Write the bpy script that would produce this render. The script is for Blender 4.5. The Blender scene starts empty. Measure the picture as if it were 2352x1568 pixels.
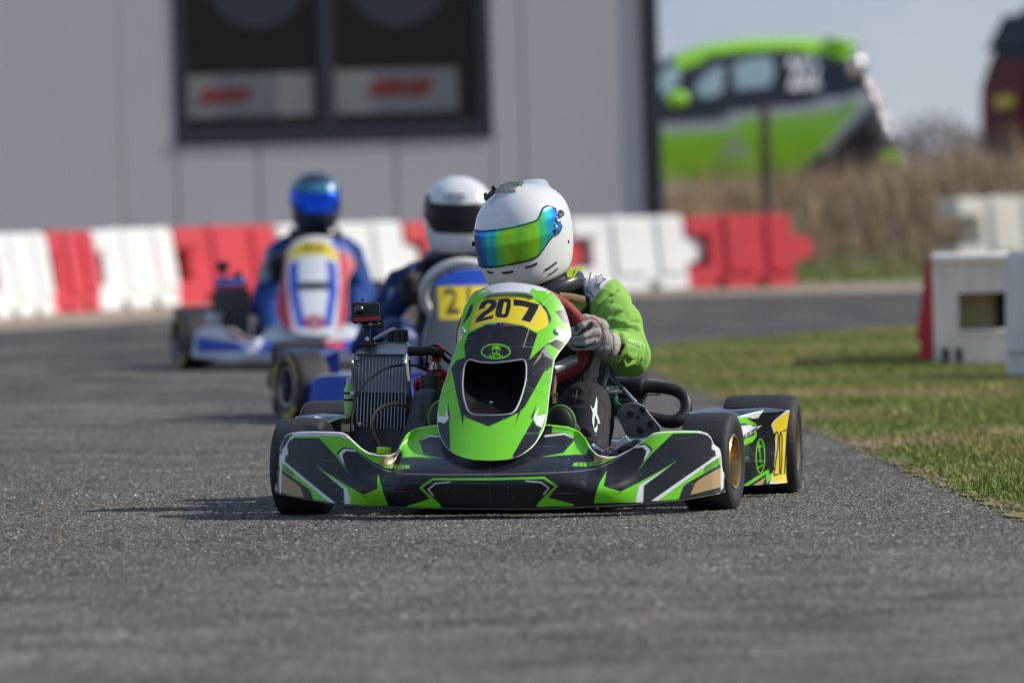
import bpy, bmesh, math, random
import numpy as np
from mathutils import Vector, Matrix
from mathutils.bvhtree import BVHTree
random.seed(7); RNG = np.random.default_rng(7)
C = bpy.context.scene.collection
SC = bpy.context.scene
R = math.radians
# ------------------------------------------------------------------ camera, world, sun, exposure
W_PX, H_PX, F_PX = 2352.0, 1568.0, 19030.0      # photograph scaled to 2352 px, focal length in those pixels
CAM = np.array([0.0, 0.0, 0.91]); PITCH = math.atan(394 / F_PX); ROLL = R(1.6)
_f = np.array([0, math.cos(PITCH), -math.sin(PITCH)]); _r0 = np.array([1.0, 0, 0]); _u0 = np.array([0, math.sin(PITCH), math.cos(PITCH)])
_cr = math.cos(ROLL) * _r0 - math.sin(ROLL) * _u0; _cu = math.sin(ROLL) * _r0 + math.cos(ROLL) * _u0
cd = bpy.data.cameras.new('camera'); cam = bpy.data.objects.new('camera', cd); C.objects.link(cam)
cd.sensor_width = 36.0; cd.lens = 36.0 * F_PX / W_PX; cd.clip_start = 0.5; cd.clip_end = 6000
cam.matrix_world = Matrix([[_cr[0], _cu[0], -_f[0], CAM[0]], [_cr[1], _cu[1], -_f[1], CAM[1]], [_cr[2], _cu[2], -_f[2], CAM[2]], [0, 0, 0, 1]])
cd.dof.use_dof = True; cd.dof.focus_distance = 22.15; cd.dof.aperture_fstop = 4.6; cd.dof.aperture_blades = 0
SC.camera = cam
SUN_EL = R(36.0); SUN_AZ = R(4.5)               # azimuth from +X towards +Y
SUN_DIR = Vector((math.cos(SUN_EL) * math.cos(SUN_AZ), math.cos(SUN_EL) * math.sin(SUN_AZ), math.sin(SUN_EL)))
wd = bpy.data.worlds.new('World'); SC.world = wd; wd.use_nodes = True
nt = wd.node_tree; nt.nodes.clear()
sky = nt.nodes.new('ShaderNodeTexSky'); sky.sky_type = 'NISHITA'; sky.sun_disc = False
sky.sun_elevation = SUN_EL; sky.sun_rotation = R(90.0) - SUN_AZ
sky.air_density = 1.0; sky.dust_density = 0.2; sky.ozone_density = 2.0; sky.altitude = 0
bg = nt.nodes.new('ShaderNodeBackground'); bg.inputs['Strength'].default_value = 0.135
wo = nt.nodes.new('ShaderNodeOutputWorld')
veil = nt.nodes.new('ShaderNodeMix'); veil.data_type = 'RGBA'; veil.inputs[0].default_value = 0.8   # thin even veil of high cloud over the whole sky
veil.inputs[7].default_value = (1.3, 1.85, 3.05, 1)
wtc = nt.nodes.new('ShaderNodeTexCoord'); cn = nt.nodes.new('ShaderNodeTexNoise'); cn.inputs['Scale'].default_value = 7.0; cn.inputs['Detail'].default_value = 6; nt.links.new(wtc.outputs['Generated'], cn.inputs['Vector'])
crp = nt.nodes.new('ShaderNodeMapRange'); crp.inputs[1].default_value = .44; crp.inputs[2].default_value = .68; nt.links.new(cn.outputs[0], crp.inputs[0])
cl = nt.nodes.new('ShaderNodeMix'); cl.data_type = 'RGBA'; cl.inputs[6].default_value = (1.0, 1.55, 2.75, 1); cl.inputs[7].default_value = (3.2, 3.4, 3.8, 1); nt.links.new(crp.outputs[0], cl.inputs[0]); nt.links.new(cl.outputs[2], veil.inputs[7])
nt.links.new(sky.outputs[0], veil.inputs[6]); nt.links.new(veil.outputs[2], bg.inputs['Color']); nt.links.new(bg.outputs[0], wo.inputs['Surface'])
sd = bpy.data.lights.new('sun', 'SUN'); sd.energy = 3.3; sd.angle = R(0.55); sd.color = (1.0, 0.94, 0.83)
so = bpy.data.objects.new('sun', sd); C.objects.link(so); so.rotation_euler = SUN_DIR.to_track_quat('Z', 'Y').to_euler(); so.location = (10, 0, 12)
SC.view_settings.view_transform = 'Standard'; SC.view_settings.look = 'None'
SC.view_settings.exposure = 0.42; SC.view_settings.gamma = 1.0; SC.view_settings.use_curve_mapping = False
SC.render.engine = 'CYCLES'
try:
    SC.cycles.use_denoising = True
    SC.cycles.max_bounces = 8
except Exception: pass

# ------------------------------------------------------------------ measuring helpers (photo pixel -> ray -> real point)
def ray(X, Y):
    d = _f + (X - W_PX / 2) / F_PX * _cr - (Y - H_PX / 2) / F_PX * _cu
    return d
def gpt(X, Y, z=0.0):
    d = ray(X, Y); t = (z - CAM[2]) / d[2]; p = CAM + d * t
    return Vector(p)
def at(X, Y, dist):
    d = ray(X, Y); return Vector(CAM + d * (dist / d[1]))
def proj(p):
    v = np.array(p) - CAM; z = v @ _f
    return (W_PX / 2 + F_PX * (v @ _cr) / z, H_PX / 2 - F_PX * (v @ _cu) / z)
class Frame:
    """a thing's own frame: measures photo pixels in the thing's local coordinates"""
    def __init__(s, origin, yaw):
        s.o = Vector(origin); s.yaw = yaw
        s.M = Matrix.Translation(s.o) @ Matrix.Rotation(yaw, 4, 'Z'); s.I = s.M.inverted()
        s.cam = s.I @ Vector(CAM)
    def dirn(s, X, Y): return (s.I.to_3x3() @ Vector(ray(X, Y))).normalized()
    def K(s, X, Y, y):
        d = s.dirn(X, Y); t = (y - s.cam.y) / d.y
        return s.cam + d * t
    def hit(s, bvh, X, Y, yfall):
        d = s.dirn(X, Y); h = bvh.ray_cast(s.cam, d)
        if h[0] is None: return s.K(X, Y, yfall), Vector((0, -1, 0))
        n = h[1]
        if n.dot(d) > 0: n = -n
        return h[0], n

# ------------------------------------------------------------------ materials
def srgb(r, g, b):
    f = lambda c: (c / 255 / 12.92) if c / 255 <= .04045 else ((c / 255 + .055) / 1.055) ** 2.4
    return (f(r), f(g), f(b))
MATS = {}
def mat(name, col, rough=.5, metal=0.0, coat=0.0, var=.12, vscale=12.0, bump=0.0, bscale=60.0, spec=None, trans=0.0, alpha=1.0, stretch=None, rvar=0.12, crough=.06):
    if name in MATS: return MATS[name]
    m = bpy.data.materials.new(name); m.use_nodes = True; n = m.node_tree; b = n.nodes['Principled BSDF']
    b.inputs['Roughness'].default_value = rough; b.inputs['Metallic'].default_value = metal
    b.inputs['Coat Weight'].default_value = coat; b.inputs['Coat Roughness'].default_value = crough
    if spec is not None: b.inputs['Specular IOR Level'].default_value = spec
    if trans: b.inputs['Transmission Weight'].default_value = trans
    if alpha < 1: b.inputs['Alpha'].default_value = alpha
    tc = n.nodes.new('ShaderNodeTexCoord'); src = tc.outputs['Object']
    if stretch:
        mp = n.nodes.new('ShaderNodeMapping'); mp.inputs['Scale'].default_value = stretch; n.links.new(src, mp.inputs[0]); src = mp.outputs[0]
    nz = n.nodes.new('ShaderNodeTexNoise'); nz.inputs['Scale'].default_value = vscale; nz.inputs['Detail'].default_value = 5; n.links.new(src, nz.inputs['Vector'])
    mx = n.nodes.new('ShaderNodeMix'); mx.data_type = 'RGBA'
    lo = tuple(c * (1 - var) for c in col); hi = tuple(min(1, c * (1 + var)) for c in col)
    mx.inputs[6].default_value = (*lo, 1); mx.inputs[7].default_value = (*hi, 1)
    n.links.new(nz.outputs[0], mx.inputs[0]); n.links.new(mx.outputs[2], b.inputs['Base Color'])
    if rvar:
        mr = n.nodes.new('ShaderNodeMapRange'); mr.inputs[3].default_value = max(.02, rough - rvar); mr.inputs[4].default_value = min(1, rough + rvar)
        nz2 = n.nodes.new('ShaderNodeTexNoise'); nz2.inputs['Scale'].default_value = vscale * 2.7; nz2.inputs['Detail'].default_value = 4
        n.links.new(src, nz2.inputs['Vector']); n.links.new(nz2.outputs[0], mr.inputs[0]); n.links.new(mr.outputs[0], b.inputs['Roughness'])
    if bump:
        nb = n.nodes.new('ShaderNodeTexNoise'); nb.inputs['Scale'].default_value = bscale; nb.inputs['Detail'].default_value = 4; n.links.new(src, nb.inputs['Vector'])
        bp = n.nodes.new('ShaderNodeBump'); bp.inputs['Strength'].default_value = bump; bp.inputs['Distance'].default_value = .01
        n.links.new(nb.outputs[0], bp.inputs['Height']); n.links.new(bp.outputs[0], b.inputs['Normal'])
    MATS[name] = m; return m
def mat_paint(name, rough=.3, coat=.6, bump=0.0, bscale=40, grime=.1, crough=.05, chips=0.0):
    """printed / dyed surface: colour from the mesh attribute Col, thin dirt on top"""
    if name in MATS: return MATS[name]
    m = bpy.data.materials.new(name); m.use_nodes = True; n = m.node_tree; b = n.nodes['Principled BSDF']
    b.inputs['Roughness'].default_value = rough; b.inputs['Coat Weight'].default_value = coat; b.inputs['Coat Roughness'].default_value = crough; b.inputs['Specular IOR Level'].default_value = .3
    a = n.nodes.new('ShaderNodeAttribute'); a.attribute_name = 'Col'
    tc = n.nodes.new('ShaderNodeTexCoord'); nz = n.nodes.new('ShaderNodeTexNoise'); nz.inputs['Scale'].default_value = 9; nz.inputs['Detail'].default_value = 8; nz.inputs['Roughness'].default_value = .7
    n.links.new(tc.outputs['Object'], nz.inputs['Vector'])
    mr = n.nodes.new('ShaderNodeMapRange'); mr.inputs[1].default_value = .42; mr.inputs[2].default_value = .75; mr.inputs[3].default_value = 0; mr.inputs[4].default_value = grime
    n.links.new(nz.outputs[0], mr.inputs[0])
    mx = n.nodes.new('ShaderNodeMix'); mx.data_type = 'RGBA'; mx.inputs[7].default_value = (.13, .12, .105, 1)
    n.links.new(mr.outputs[0], mx.inputs[0]); n.links.new(a.outputs['Color'], mx.inputs[6]); out = mx.outputs[2]
    if chips:                                    # small stone chips and rub marks in the print
        vv_ = n.nodes.new('ShaderNodeTexVoronoi'); vv_.inputs['Scale'].default_value = 75; n.links.new(tc.outputs['Object'], vv_.inputs['Vector']); lt = n.nodes.new('ShaderNodeMath'); lt.operation = 'LESS_THAN'; lt.inputs[1].default_value = .13; n.links.new(vv_.outputs['Distance'], lt.inputs[0])
        sp_ = n.nodes.new('ShaderNodeSeparateColor'); n.links.new(vv_.outputs['Color'], sp_.inputs[0]); g2 = n.nodes.new('ShaderNodeMath'); g2.operation = 'GREATER_THAN'; g2.inputs[1].default_value = .86; n.links.new(sp_.outputs[0], g2.inputs[0])
        mp_ = n.nodes.new('ShaderNodeMapping'); mp_.inputs['Scale'].default_value = (5, 5, 190); mp_.inputs['Rotation'].default_value = (0, .25, 0); n.links.new(tc.outputs['Object'], mp_.inputs[0]); sn_ = n.nodes.new('ShaderNodeTexNoise'); sn_.inputs['Scale'].default_value = 1; sn_.inputs['Detail'].default_value = 2; n.links.new(mp_.outputs[0], sn_.inputs['Vector'])
        gs = n.nodes.new('ShaderNodeMapRange'); gs.inputs[1].default_value = .68; gs.inputs[2].default_value = .75; n.links.new(sn_.outputs[0], gs.inputs[0]); m_ = n.nodes.new('ShaderNodeMath'); m_.operation = 'MULTIPLY'; n.links.new(lt.outputs[0], m_.inputs[0]); n.links.new(g2.outputs[0], m_.inputs[1])
        a_ = n.nodes.new('ShaderNodeMath'); a_.operation = 'MAXIMUM'; n.links.new(m_.outputs[0], a_.inputs[0]); n.links.new(gs.outputs[0], a_.inputs[1]); k_ = n.nodes.new('ShaderNodeMath'); k_.operation = 'MULTIPLY'; k_.inputs[1].default_value = chips; n.links.new(a_.outputs[0], k_.inputs[0])
        mc = n.nodes.new('ShaderNodeMix'); mc.data_type = 'RGBA'; mc.inputs[7].default_value = (.3, .3, .29, 1); n.links.new(k_.outputs[0], mc.inputs[0]); n.links.new(out, mc.inputs[6]); out = mc.outputs[2]
    n.links.new(out, b.inputs['Base Color'])
    mr2 = n.nodes.new('ShaderNodeMapRange'); mr2.inputs[3].default_value = max(.05, rough - .1); mr2.inputs[4].default_value = rough + .2
    n.links.new(nz.outputs[0], mr2.inputs[0]); n.links.new(mr2.outputs[0], b.inputs['Roughness'])
    if bump:
        nb = n.nodes.new('ShaderNodeTexNoise'); nb.inputs['Scale'].default_value = bscale; nb.inputs['Detail'].default_value = 5; n.links.new(tc.outputs['Object'], nb.inputs['Vector'])
        bp = n.nodes.new('ShaderNodeBump'); bp.inputs['Strength'].default_value = bump; bp.inputs['Distance'].default_value = .01
        n.links.new(nb.outputs[0], bp.inputs['Height']); n.links.new(bp.outputs[0], b.inputs['Normal'])
    MATS[name] = m; return m

# ------------------------------------------------------------------ mesh helpers
def smooth(x, a=0.0, b=1.0):
    t = np.clip((np.asarray(x, float) - a) / (b - a), 0, 1); return t * t * (3 - 2 * t)
class MB:
    """collects shapes for ONE mesh object"""
    def __init__(s): s.v = []; s.f = []; s.m = []; s.cur = 0
    def mi(s, i): s.cur = i; return s
    def add(s, vs, fs):
        o = len(s.v); s.v.extend(tuple(map(float, p)) for p in vs)
        for f in fs: s.f.append(tuple(i + o for i in f)); s.m.append(s.cur)
        return s
    def box(s, c, d, rot=None, bev=0.0, taper=1.0):
        hx, hy, hz = d[0] / 2, d[1] / 2, d[2] / 2; b = min(bev, hx * .9, hy * .9, hz * .9)
        vs = []; fs = []
        if b <= 0:
            for z in (-1, 1):
                k = taper if z > 0 else 1
                for x, y in ((-1, -1), (1, -1), (1, 1), (-1, 1)): vs.append((x * hx * k, y * hy * k, z * hz))
            fs = [(3, 2, 1, 0), (4, 5, 6, 7), (0, 1, 5, 4), (1, 2, 6, 5), (2, 3, 7, 6), (3, 0, 4, 7)]
        else:
            def ring(ix, iy, z, k):
                X, Y = (hx - ix) * k, (hy - iy) * k; q = b
                X2, Y2 = hx * k, hy * k
                if ix > 0: return [(-X, -Y, z), (-X, -Y, z), (X, -Y, z), (X, -Y, z), (X, Y, z), (X, Y, z), (-X, Y, z), (-X, Y, z)]
                return [(-X2, -Y2 + q, z), (-X2 + q, -Y2, z), (X2 - q, -Y2, z), (X2, -Y2 + q, z), (X2, Y2 - q, z), (X2 - q, Y2, z), (-X2 + q, Y2, z), (-X2, Y2 - q, z)]
            def ring2(z, ins, k):
                X, Y = (hx - ins) * k, (hy - ins) * k; q = max(b - ins * .6, b * .4)
                return [(-X, -Y + q, z), (-X + q, -Y, z), (X - q, -Y, z), (X, -Y + q, z), (X, Y - q, z), (X - q, Y, z), (-X + q, Y, z), (-X, Y - q, z)]
            rs = [ring2(-hz, b, 1), ring2(-hz + b, 0, 1), ring2(hz - b, 0, taper), ring2(hz, b, taper)]
            for r_ in rs: vs += r_
            fs = [tuple(range(7, -1, -1)), tuple(range(24, 32))]
            for k in range(3):
                for i in range(8):
                    j = (i + 1) % 8; fs.append((k * 8 + i, k * 8 + j, k * 8 + 8 + j, k * 8 + 8 + i))
        M = (rot.to_3x3() if rot is not None else Matrix.Identity(3)); c = Vector(c)
        return s.add([M @ Vector(p) + c for p in vs], fs)
    def tube(s, pts, r, n=10, cap=True, closed=False, flat=None, sub=0):
        P = [Vector(p) for p in pts]
        if sub: P, r = spline(P, r, sub, closed)
        N = len(P); rr = [r] * N if not hasattr(r, '__len__') else list(r)
        vs = []; fs = []; up = None
        for i, p in enumerate(P):
            a = P[(i - 1) % N] if (closed or i > 0) else p; b = P[(i + 1) % N] if (closed or i < N - 1) else p
            t = (b - a).normalized() if (b - a).length > 1e-9 else Vector((0, 0, 1))
            if up is None:
                up = Vector((0, 0, 1)) if abs(t.z) < .9 else Vector((0, 1, 0))
            u = (up - t * up.dot(t)).normalized(); w = t.cross(u); up = u
            for k in range(n):
                a_ = 2 * math.pi * k / n; vs.append(p + (u * math.cos(a_) + w * math.sin(a_) * (flat or 1)) * rr[i])
        for i in range(N if closed else N - 1):
            for k in range(n):
                k2 = (k + 1) % n; j = (i + 1) % N; fs.append((i * n + k, i * n + k2, j * n + k2, j * n + k))
        if cap and not closed: fs += [tuple(range(n - 1, -1, -1)), tuple(range((N - 1) * n, N * n))]
        return s.add(vs, fs)
    def lathe(s, prof, M=None, n=32):
        """prof = [(axial, radius)] around local X"""
        M = M or Matrix.Identity(4); vs = []; fs = []; L = len(prof)
        for a, r in prof:
            for k in range(n):
                t = 2 * math.pi * k / n; vs.append(M @ Vector((a, r * math.cos(t), r * math.sin(t))))
        for i in range(L - 1):
            for k in range(n):
                k2 = (k + 1) % n; fs.append((i * n + k, (i + 1) * n + k, (i + 1) * n + k2, i * n + k2))
        return s.add(vs, fs)
    def loft(s, rings, cap=True, closed=True):
        n = len(rings[0]); vs = [p for r in rings for p in r]; fs = []
        for i in range(len(rings) - 1):
            for k in range(n if closed else n - 1):
                k2 = (k + 1) % n; fs.append((i * n + k, i * n + k2, (i + 1) * n + k2, (i + 1) * n + k))
        if cap: fs += [tuple(range(n - 1, -1, -1)), tuple(range((len(rings) - 1) * n, len(rings) * n))]
        return s.add(vs, fs)
    def prism(s, poly, vec):
        n = len(poly); P = [Vector(p) for p in poly]; V = Vector(vec)
        vs = P + [p + V for p in P]; fs = [tuple(range(n)), tuple(range(2 * n - 1, n - 1, -1))]
        for i in range(n): fs.append((i, (i + n), (i + 1) % n + n, (i + 1) % n))
        return s.add(vs, fs)
    def ball(s, c, r, nu=14, nv=9, M=None):
        c = Vector(c); r = (r, r, r) if not hasattr(r, '__len__') else r; vs = []; fs = []
        for j in range(nv + 1):
            t = math.pi * j / nv
            for i in range(nu):
                a = 2 * math.pi * i / nu; p = Vector((r[0] * math.sin(t) * math.cos(a), r[1] * math.sin(t) * math.sin(a), r[2] * math.cos(t)))
                vs.append(c + (M.to_3x3() @ p if M is not None else p))
        for j in range(nv):
            for i in range(nu):
                i2 = (i + 1) % nu; fs.append((j * nu + i, (j + 1) * nu + i, (j + 1) * nu + i2, j * nu + i2))
        return s.add(vs, fs)
    def cone(s, a, b, ra, rb, steps=8, nu=12, nv=8):
        a = Vector(a); b = Vector(b)
        for i in range(steps + 1): s.ball(a.lerp(b, i / steps), ra + (rb - ra) * i / steps, nu, nv)
        return s
    def build(s, name, mats, parent=None, sm=True, angle=35, fix=True):
        me = bpy.data.meshes.new(name); me.from_pydata(s.v, [], s.f)
        if fix:
            bm = bmesh.new(); bm.from_mesh(me); bmesh.ops.remove_doubles(bm, verts=bm.verts, dist=1e-5)
            bmesh.ops.recalc_face_normals(bm, faces=bm.faces); bm.to_mesh(me); bm.free()
        elif len(s.m): pass
        if not isinstance(mats, (list, tuple)): mats = [mats]
        for m in mats: me.materials.append(m)
        if len(mats) > 1 and len(me.polygons) == len(s.m): me.polygons.foreach_set('material_index', s.m)
        return link(name, me, parent, sm, angle)
def link(name, me, parent=None, sm=True, angle=35):
    if sm and len(me.polygons):
        me.polygons.foreach_set('use_smooth', [True] * len(me.polygons))
        try: me.set_sharp_from_angle(angle=R(angle))
        except Exception: pass
    o = bpy.data.objects.new(name, me); C.objects.link(o)
    if parent is not None: o.parent = parent
    return o
def spline(P, r, sub, closed=False):
    N = len(P); out = []; ro = []; rr = [r] * N if not hasattr(r, '__len__') else list(r)
    for i in range(N if closed else N - 1):
        g = lambda k: P[k % N] if closed else P[min(max(k, 0), N - 1)]
        h = lambda k: rr[k % N] if closed else rr[min(max(k, 0), N - 1)]
        for q in range(sub):
            t = q / sub; a, b, c, d = g(i - 1), g(i), g(i + 1), g(i + 2)
            out.append(.5 * ((2 * b) + (c - a) * t + (2 * a - 5 * b + 4 * c - d) * t * t + (3 * b - a - 3 * c + d) * t ** 3)); ro.append(h(i) * (1 - t) + h(i + 1) * t)
    if not closed: out.append(P[-1]); ro.append(rr[-1])
    return out, ro
def gridmesh(name, V, mats, parent=None, flip=False, keep=None, angle=60):
    """V (rows, cols, 3) -> mesh"""
    nr, nc = V.shape[:2]; idx = np.arange(nr * nc).reshape(nr, nc)
    q = np.stack([idx[:-1, :-1], idx[:-1, 1:], idx[1:, 1:], idx[1:, :-1]], -1).reshape(-1, 4)
    if flip: q = q[:, ::-1]
    if keep is not None: q = q[keep.reshape(-1)]
    me = npmesh(name, V.reshape(-1, 3), q)
    for m in (mats if isinstance(mats, (list, tuple)) else [mats]): me.materials.append(m)
    return link(name, me, parent, True, angle)
def npmesh(name, V, F):
    V = np.ascontiguousarray(V, np.float32); F = np.ascontiguousarray(F, np.int32); k = F.shape[1]
    me = bpy.data.meshes.new(name); me.vertices.add(len(V)); me.vertices.foreach_set('co', V.ravel())
    me.loops.add(F.size); me.loops.foreach_set('vertex_index', F.ravel()); me.polygons.add(len(F))
    me.polygons.foreach_set('loop_start', np.arange(0, F.size, k, dtype=np.int32))
    try: me.polygons.foreach_set('loop_total', np.full(len(F), k, np.int32))
    except Exception: pass
    me.update(calc_edges=True); me.validate(); return me
def setcol(me, col):
    a = me.color_attributes.get('Col') or me.color_attributes.new('Col', 'FLOAT_COLOR', 'POINT')
    c = np.ones((len(me.vertices), 4), np.float32); c[:, :3] = col; a.data.foreach_set('color', c.ravel())
def verts(me):
    v = np.empty(len(me.vertices) * 3, np.float32); me.vertices.foreach_get('co', v); return v.reshape(-1, 3).astype(float)
def sdpoly(P, poly):
    poly = np.asarray(poly, float); n = len(poly); ins = np.zeros(len(P), bool); d = np.full(len(P), 1e9)
    for i in range(n):
        a = poly[i]; b = poly[(i + 1) % n]; e = b - a; w = P - a
        t = np.clip((w @ e) / max(e @ e, 1e-12), 0, 1); q = w - t[:, None] * e; d = np.minimum(d, (q ** 2).sum(1))
        c = ((a[1] <= P[:, 1]) != (b[1] <= P[:, 1]))
        den = (b[1] - a[1]) if abs(b[1] - a[1]) > 1e-12 else 1e-12
        ins ^= c & (P[:, 0] < (b[0] - a[0]) * (P[:, 1] - a[1]) / den + a[0])
    d = np.sqrt(d); return np.where(ins, -d, d)
def paint(col, P, poly, c, w=.0016):
    poly = np.asarray(poly, float); lo = poly.min(0) - w; hi = poly.max(0) + w
    s = np.where(((P >= lo) & (P <= hi)).all(1))[0]
    if len(s) == 0: return
    k = np.clip(.5 - sdpoly(P[s], poly) / w, 0, 1)[:, None]; col[s] = col[s] * (1 - k) + np.array(c) * k
def paint_line(col, P, pts, hw, c, w=.0016):
    pts = np.asarray(pts, float); lo = pts.min(0) - hw - w; hi = pts.max(0) + hw + w
    s = np.where(((P >= lo) & (P <= hi)).all(1))[0]
    if len(s) == 0: return
    Q = P[s]; d = np.full(len(Q), 1e9)
    for a, b in zip(pts[:-1], pts[1:]):
        e = b - a; t = np.clip(((Q - a) @ e) / max(e @ e, 1e-12), 0, 1); d = np.minimum(d, np.linalg.norm(Q - a - t[:, None] * e, axis=1))
    k = np.clip(.5 - (d - hw) / w, 0, 1)[:, None]; col[s] = col[s] * (1 - k) + np.array(c) * k
def empty(name, loc=(0, 0, 0), rz=0.0):
    o = bpy.data.objects.new(name, None); o.empty_display_size = .2; C.objects.link(o); o.location = loc; o.rotation_euler = (0, 0, rz); return o
def tag(o, label=None, cat=None, group=None, kind=None):
    if label: o['label'] = label
    if cat: o['category'] = cat
    if group: o['group'] = group
    if kind: o['kind'] = kind
    return o
def text2d(s, size=1.0, shear=0.0, bold=0.0, align='CENTER', spacing=1.0):
    cu = bpy.data.curves.new('lettering', 'FONT'); cu.body = s; cu.size = size; cu.shear = shear; cu.offset = bold; cu.align_x = align; cu.align_y = 'CENTER'; cu.space_character = spacing; cu.resolution_u = 3
    o = bpy.data.objects.new('lettering', cu); C.objects.link(o); dg = bpy.context.evaluated_depsgraph_get(); dg.update()
    me = o.evaluated_get(dg).to_mesh(); v = verts(me)[:, :2].copy(); f = [tuple(p.vertices) for p in me.polygons]
    o.evaluated_get(dg).to_mesh_clear(); bpy.data.objects.remove(o); bpy.data.curves.remove(cu); return v, f
def remesh(mb, voxel, iters=6):
    me = bpy.data.meshes.new('t'); me.from_pydata(mb.v, [], mb.f); o = bpy.data.objects.new('t', me); C.objects.link(o)
    m = o.modifiers.new('r', 'REMESH'); m.mode = 'VOXEL'; m.voxel_size = voxel
    if iters: s = o.modifiers.new('s', 'SMOOTH'); s.factor = .5; s.iterations = iters
    dg = bpy.context.evaluated_depsgraph_get(); dg.update(); out = bpy.data.meshes.new_from_object(o.evaluated_get(dg))
    bpy.data.objects.remove(o); bpy.data.meshes.remove(me); return out
def bvh_of(o):
    me = o.data; return BVHTree.FromPolygons([v.co for v in me.vertices], [tuple(p.vertices) for p in me.polygons])
# ------------------------------------------------------------------ setting: ground, track, grass
SLOPE = 0.0115                                   # the track falls gently to the right
def gz(x): return -SLOPE * max(-30.0, min(30.0, x))
def gnd(X, Y, lift=0.0):
    d = ray(X, Y); n = np.array([SLOPE, 0, 1.0]); t = (lift - n @ CAM) / (n @ d); return Vector(CAM + d * t)
def pnoise(x, y, s=1.0):
    x = np.asarray(x) * s; y = np.asarray(y) * s
    a = np.sin(1.7 * x + 2.3 * np.sin(.9 * y + .4)) + np.sin(2.1 * y - 1.3 * x + 1.1) + np.sin(3.7 * x + 1.9 * y + 2 * np.sin(1.3 * x)) * .7 + np.sin(5.1 * y - 4.3 * x + .7) * .5
    return a / 3.2
def bank(x, y): return .5 * smooth(y, 64.8, 69.5) * smooth(x, 1.0, 1.7)
def gheight(x, y): return -SLOPE * np.clip(x, -30, 30) + bank(x, y)
ys = np.array([-40, 5, 15, 25, 35, 45, 50, 55, 58, 60, 61, 62, 63, 64, 64.5, 65, 65.5, 66, 66.5, 67, 67.5, 68, 68.5, 69, 69.5, 70, 72, 75, 80, 90, 120, 200, 500, 1200, 5200.])
xs = np.array([-3000, -600, -100, -30, -15, -9, -6, -4, -3, -2, -1, 0, .8, 1.1, 1.25, 1.4, 1.55, 1.7, 2, 2.5, 3, 3.5, 4, 5, 6, 7, 9, 15, 30, 100, 600, 3000.])
gx, gy = np.meshgrid(xs, ys); V = np.stack([gx, gy, gheight(gx, gy)], -1)
ground = gridmesh('ground', V, [], None); tag(ground, 'sandy soil and rough grass around the kart track', None, None, 'structure')
gm = mat('ground_soil', (.2, .17, .125), .95, var=.3, vscale=1.2, bump=.5, bscale=14, spec=.2); MATS.pop('ground_soil')
n = gm.node_tree; b = n.nodes['Principled BSDF']; at_ = n.nodes.new('ShaderNodeAttribute'); at_.attribute_name = 'Col'
mx = n.nodes.new('ShaderNodeMix'); mx.data_type = 'RGBA'; mx.blend_type = 'MULTIPLY'; mx.inputs[0].default_value = 1
src = b.inputs['Base Color'].links[0].from_socket; sc_ = n.nodes.new('ShaderNodeMix'); sc_.data_type = 'RGBA'; sc_.blend_type = 'MULTIPLY'; sc_.inputs[0].default_value = 1; sc_.inputs[7].default_value = (5, 5.9, 8, 1)
n.links.new(src, sc_.inputs[6]); n.links.new(sc_.outputs[2], mx.inputs[6]); n.links.new(at_.outputs['Color'], mx.inputs[7]); n.links.new(mx.outputs[2], b.inputs['Base Color'])
ground.data.materials.append(gm)
v = verts(ground.data); c = np.tile(np.array([.33, .275, .21]), (len(v), 1)); g = smooth(v[:, 1], 63.6, 64.6) * smooth(v[:, 0], .8, 1.4)
c = c * (1 - g[:, None]) + np.array([.12, .13, .045]) * g[:, None]; b2 = smooth(v[:, 1], 67, 70); c = c * (1 - b2[:, None]) + np.array([.13, .105, .07]) * b2[:, None]
setcol(ground.data, c)
def sheet(name, pts, lift, m, label):
    P = [(p[0], p[1], gz(p[0]) + lift) for p in pts]
    bm = bmesh.new(); f = bm.faces.new([bm.verts.new(p) for p in P]); bmesh.ops.triangulate(bm, faces=[f]); bm.normal_update()
    if sum(q.normal.z for q in bm.faces) < 0: bmesh.ops.reverse_faces(bm, faces=bm.faces)
    me = bpy.data.meshes.new(name); bm.to_mesh(me); bm.free(); me.materials.append(m); o = link(name, me, None, False); return tag(o, label, None, None, 'structure')
def jag(pts, step=.25, amp=.035):
    out = []
    for a, b in zip(pts[:-1], pts[1:]):
        k = max(1, int((b - a).length / step)); nrm = Vector((-(b - a).y, (b - a).x)).normalized()
        for i in range(k):
            p = a.lerp(b, i / k); out.append(p + nrm * random.uniform(-amp, amp))
    out.append(pts[-1]); return out
# asphalt: dark binder with pale aggregate, worn darker racing line
am = bpy.data.materials.new('asphalt'); am.use_nodes = True; n = am.node_tree; b = n.nodes['Principled BSDF']
tc = n.nodes.new('ShaderNodeTexCoord')
def NZ(scale, det, rough=.6):
    q = n.nodes.new('ShaderNodeTexNoise'); q.inputs['Scale'].default_value = scale; q.inputs['Detail'].default_value = det; q.inputs['Roughness'].default_value = rough; n.links.new(tc.outputs['Object'], q.inputs['Vector']); return q
def RAMP(sock, stops):
    r = n.nodes.new('ShaderNodeValToRGB'); n.links.new(sock, r.inputs[0]); e = r.color_ramp.elements
    while len(e) < len(stops): e.new(.5)
    for k, (p, c_) in enumerate(stops): e[k].position = p; e[k].color = (*c_, 1)
    return r
vo = n.nodes.new('ShaderNodeTexVoronoi'); vo.inputs['Scale'].default_value = 95; n.links.new(tc.outputs['Object'], vo.inputs['Vector'])
sp = n.nodes.new('ShaderNodeSeparateColor'); n.links.new(vo.outputs['Color'], sp.inputs[0])
grain = RAMP(sp.outputs[0], [(0, (.049, .047, .044)), (.45, (.094, .089, .082)), (.8, (.148, .138, .125)), (1, (.31, .29, .26))])
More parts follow.
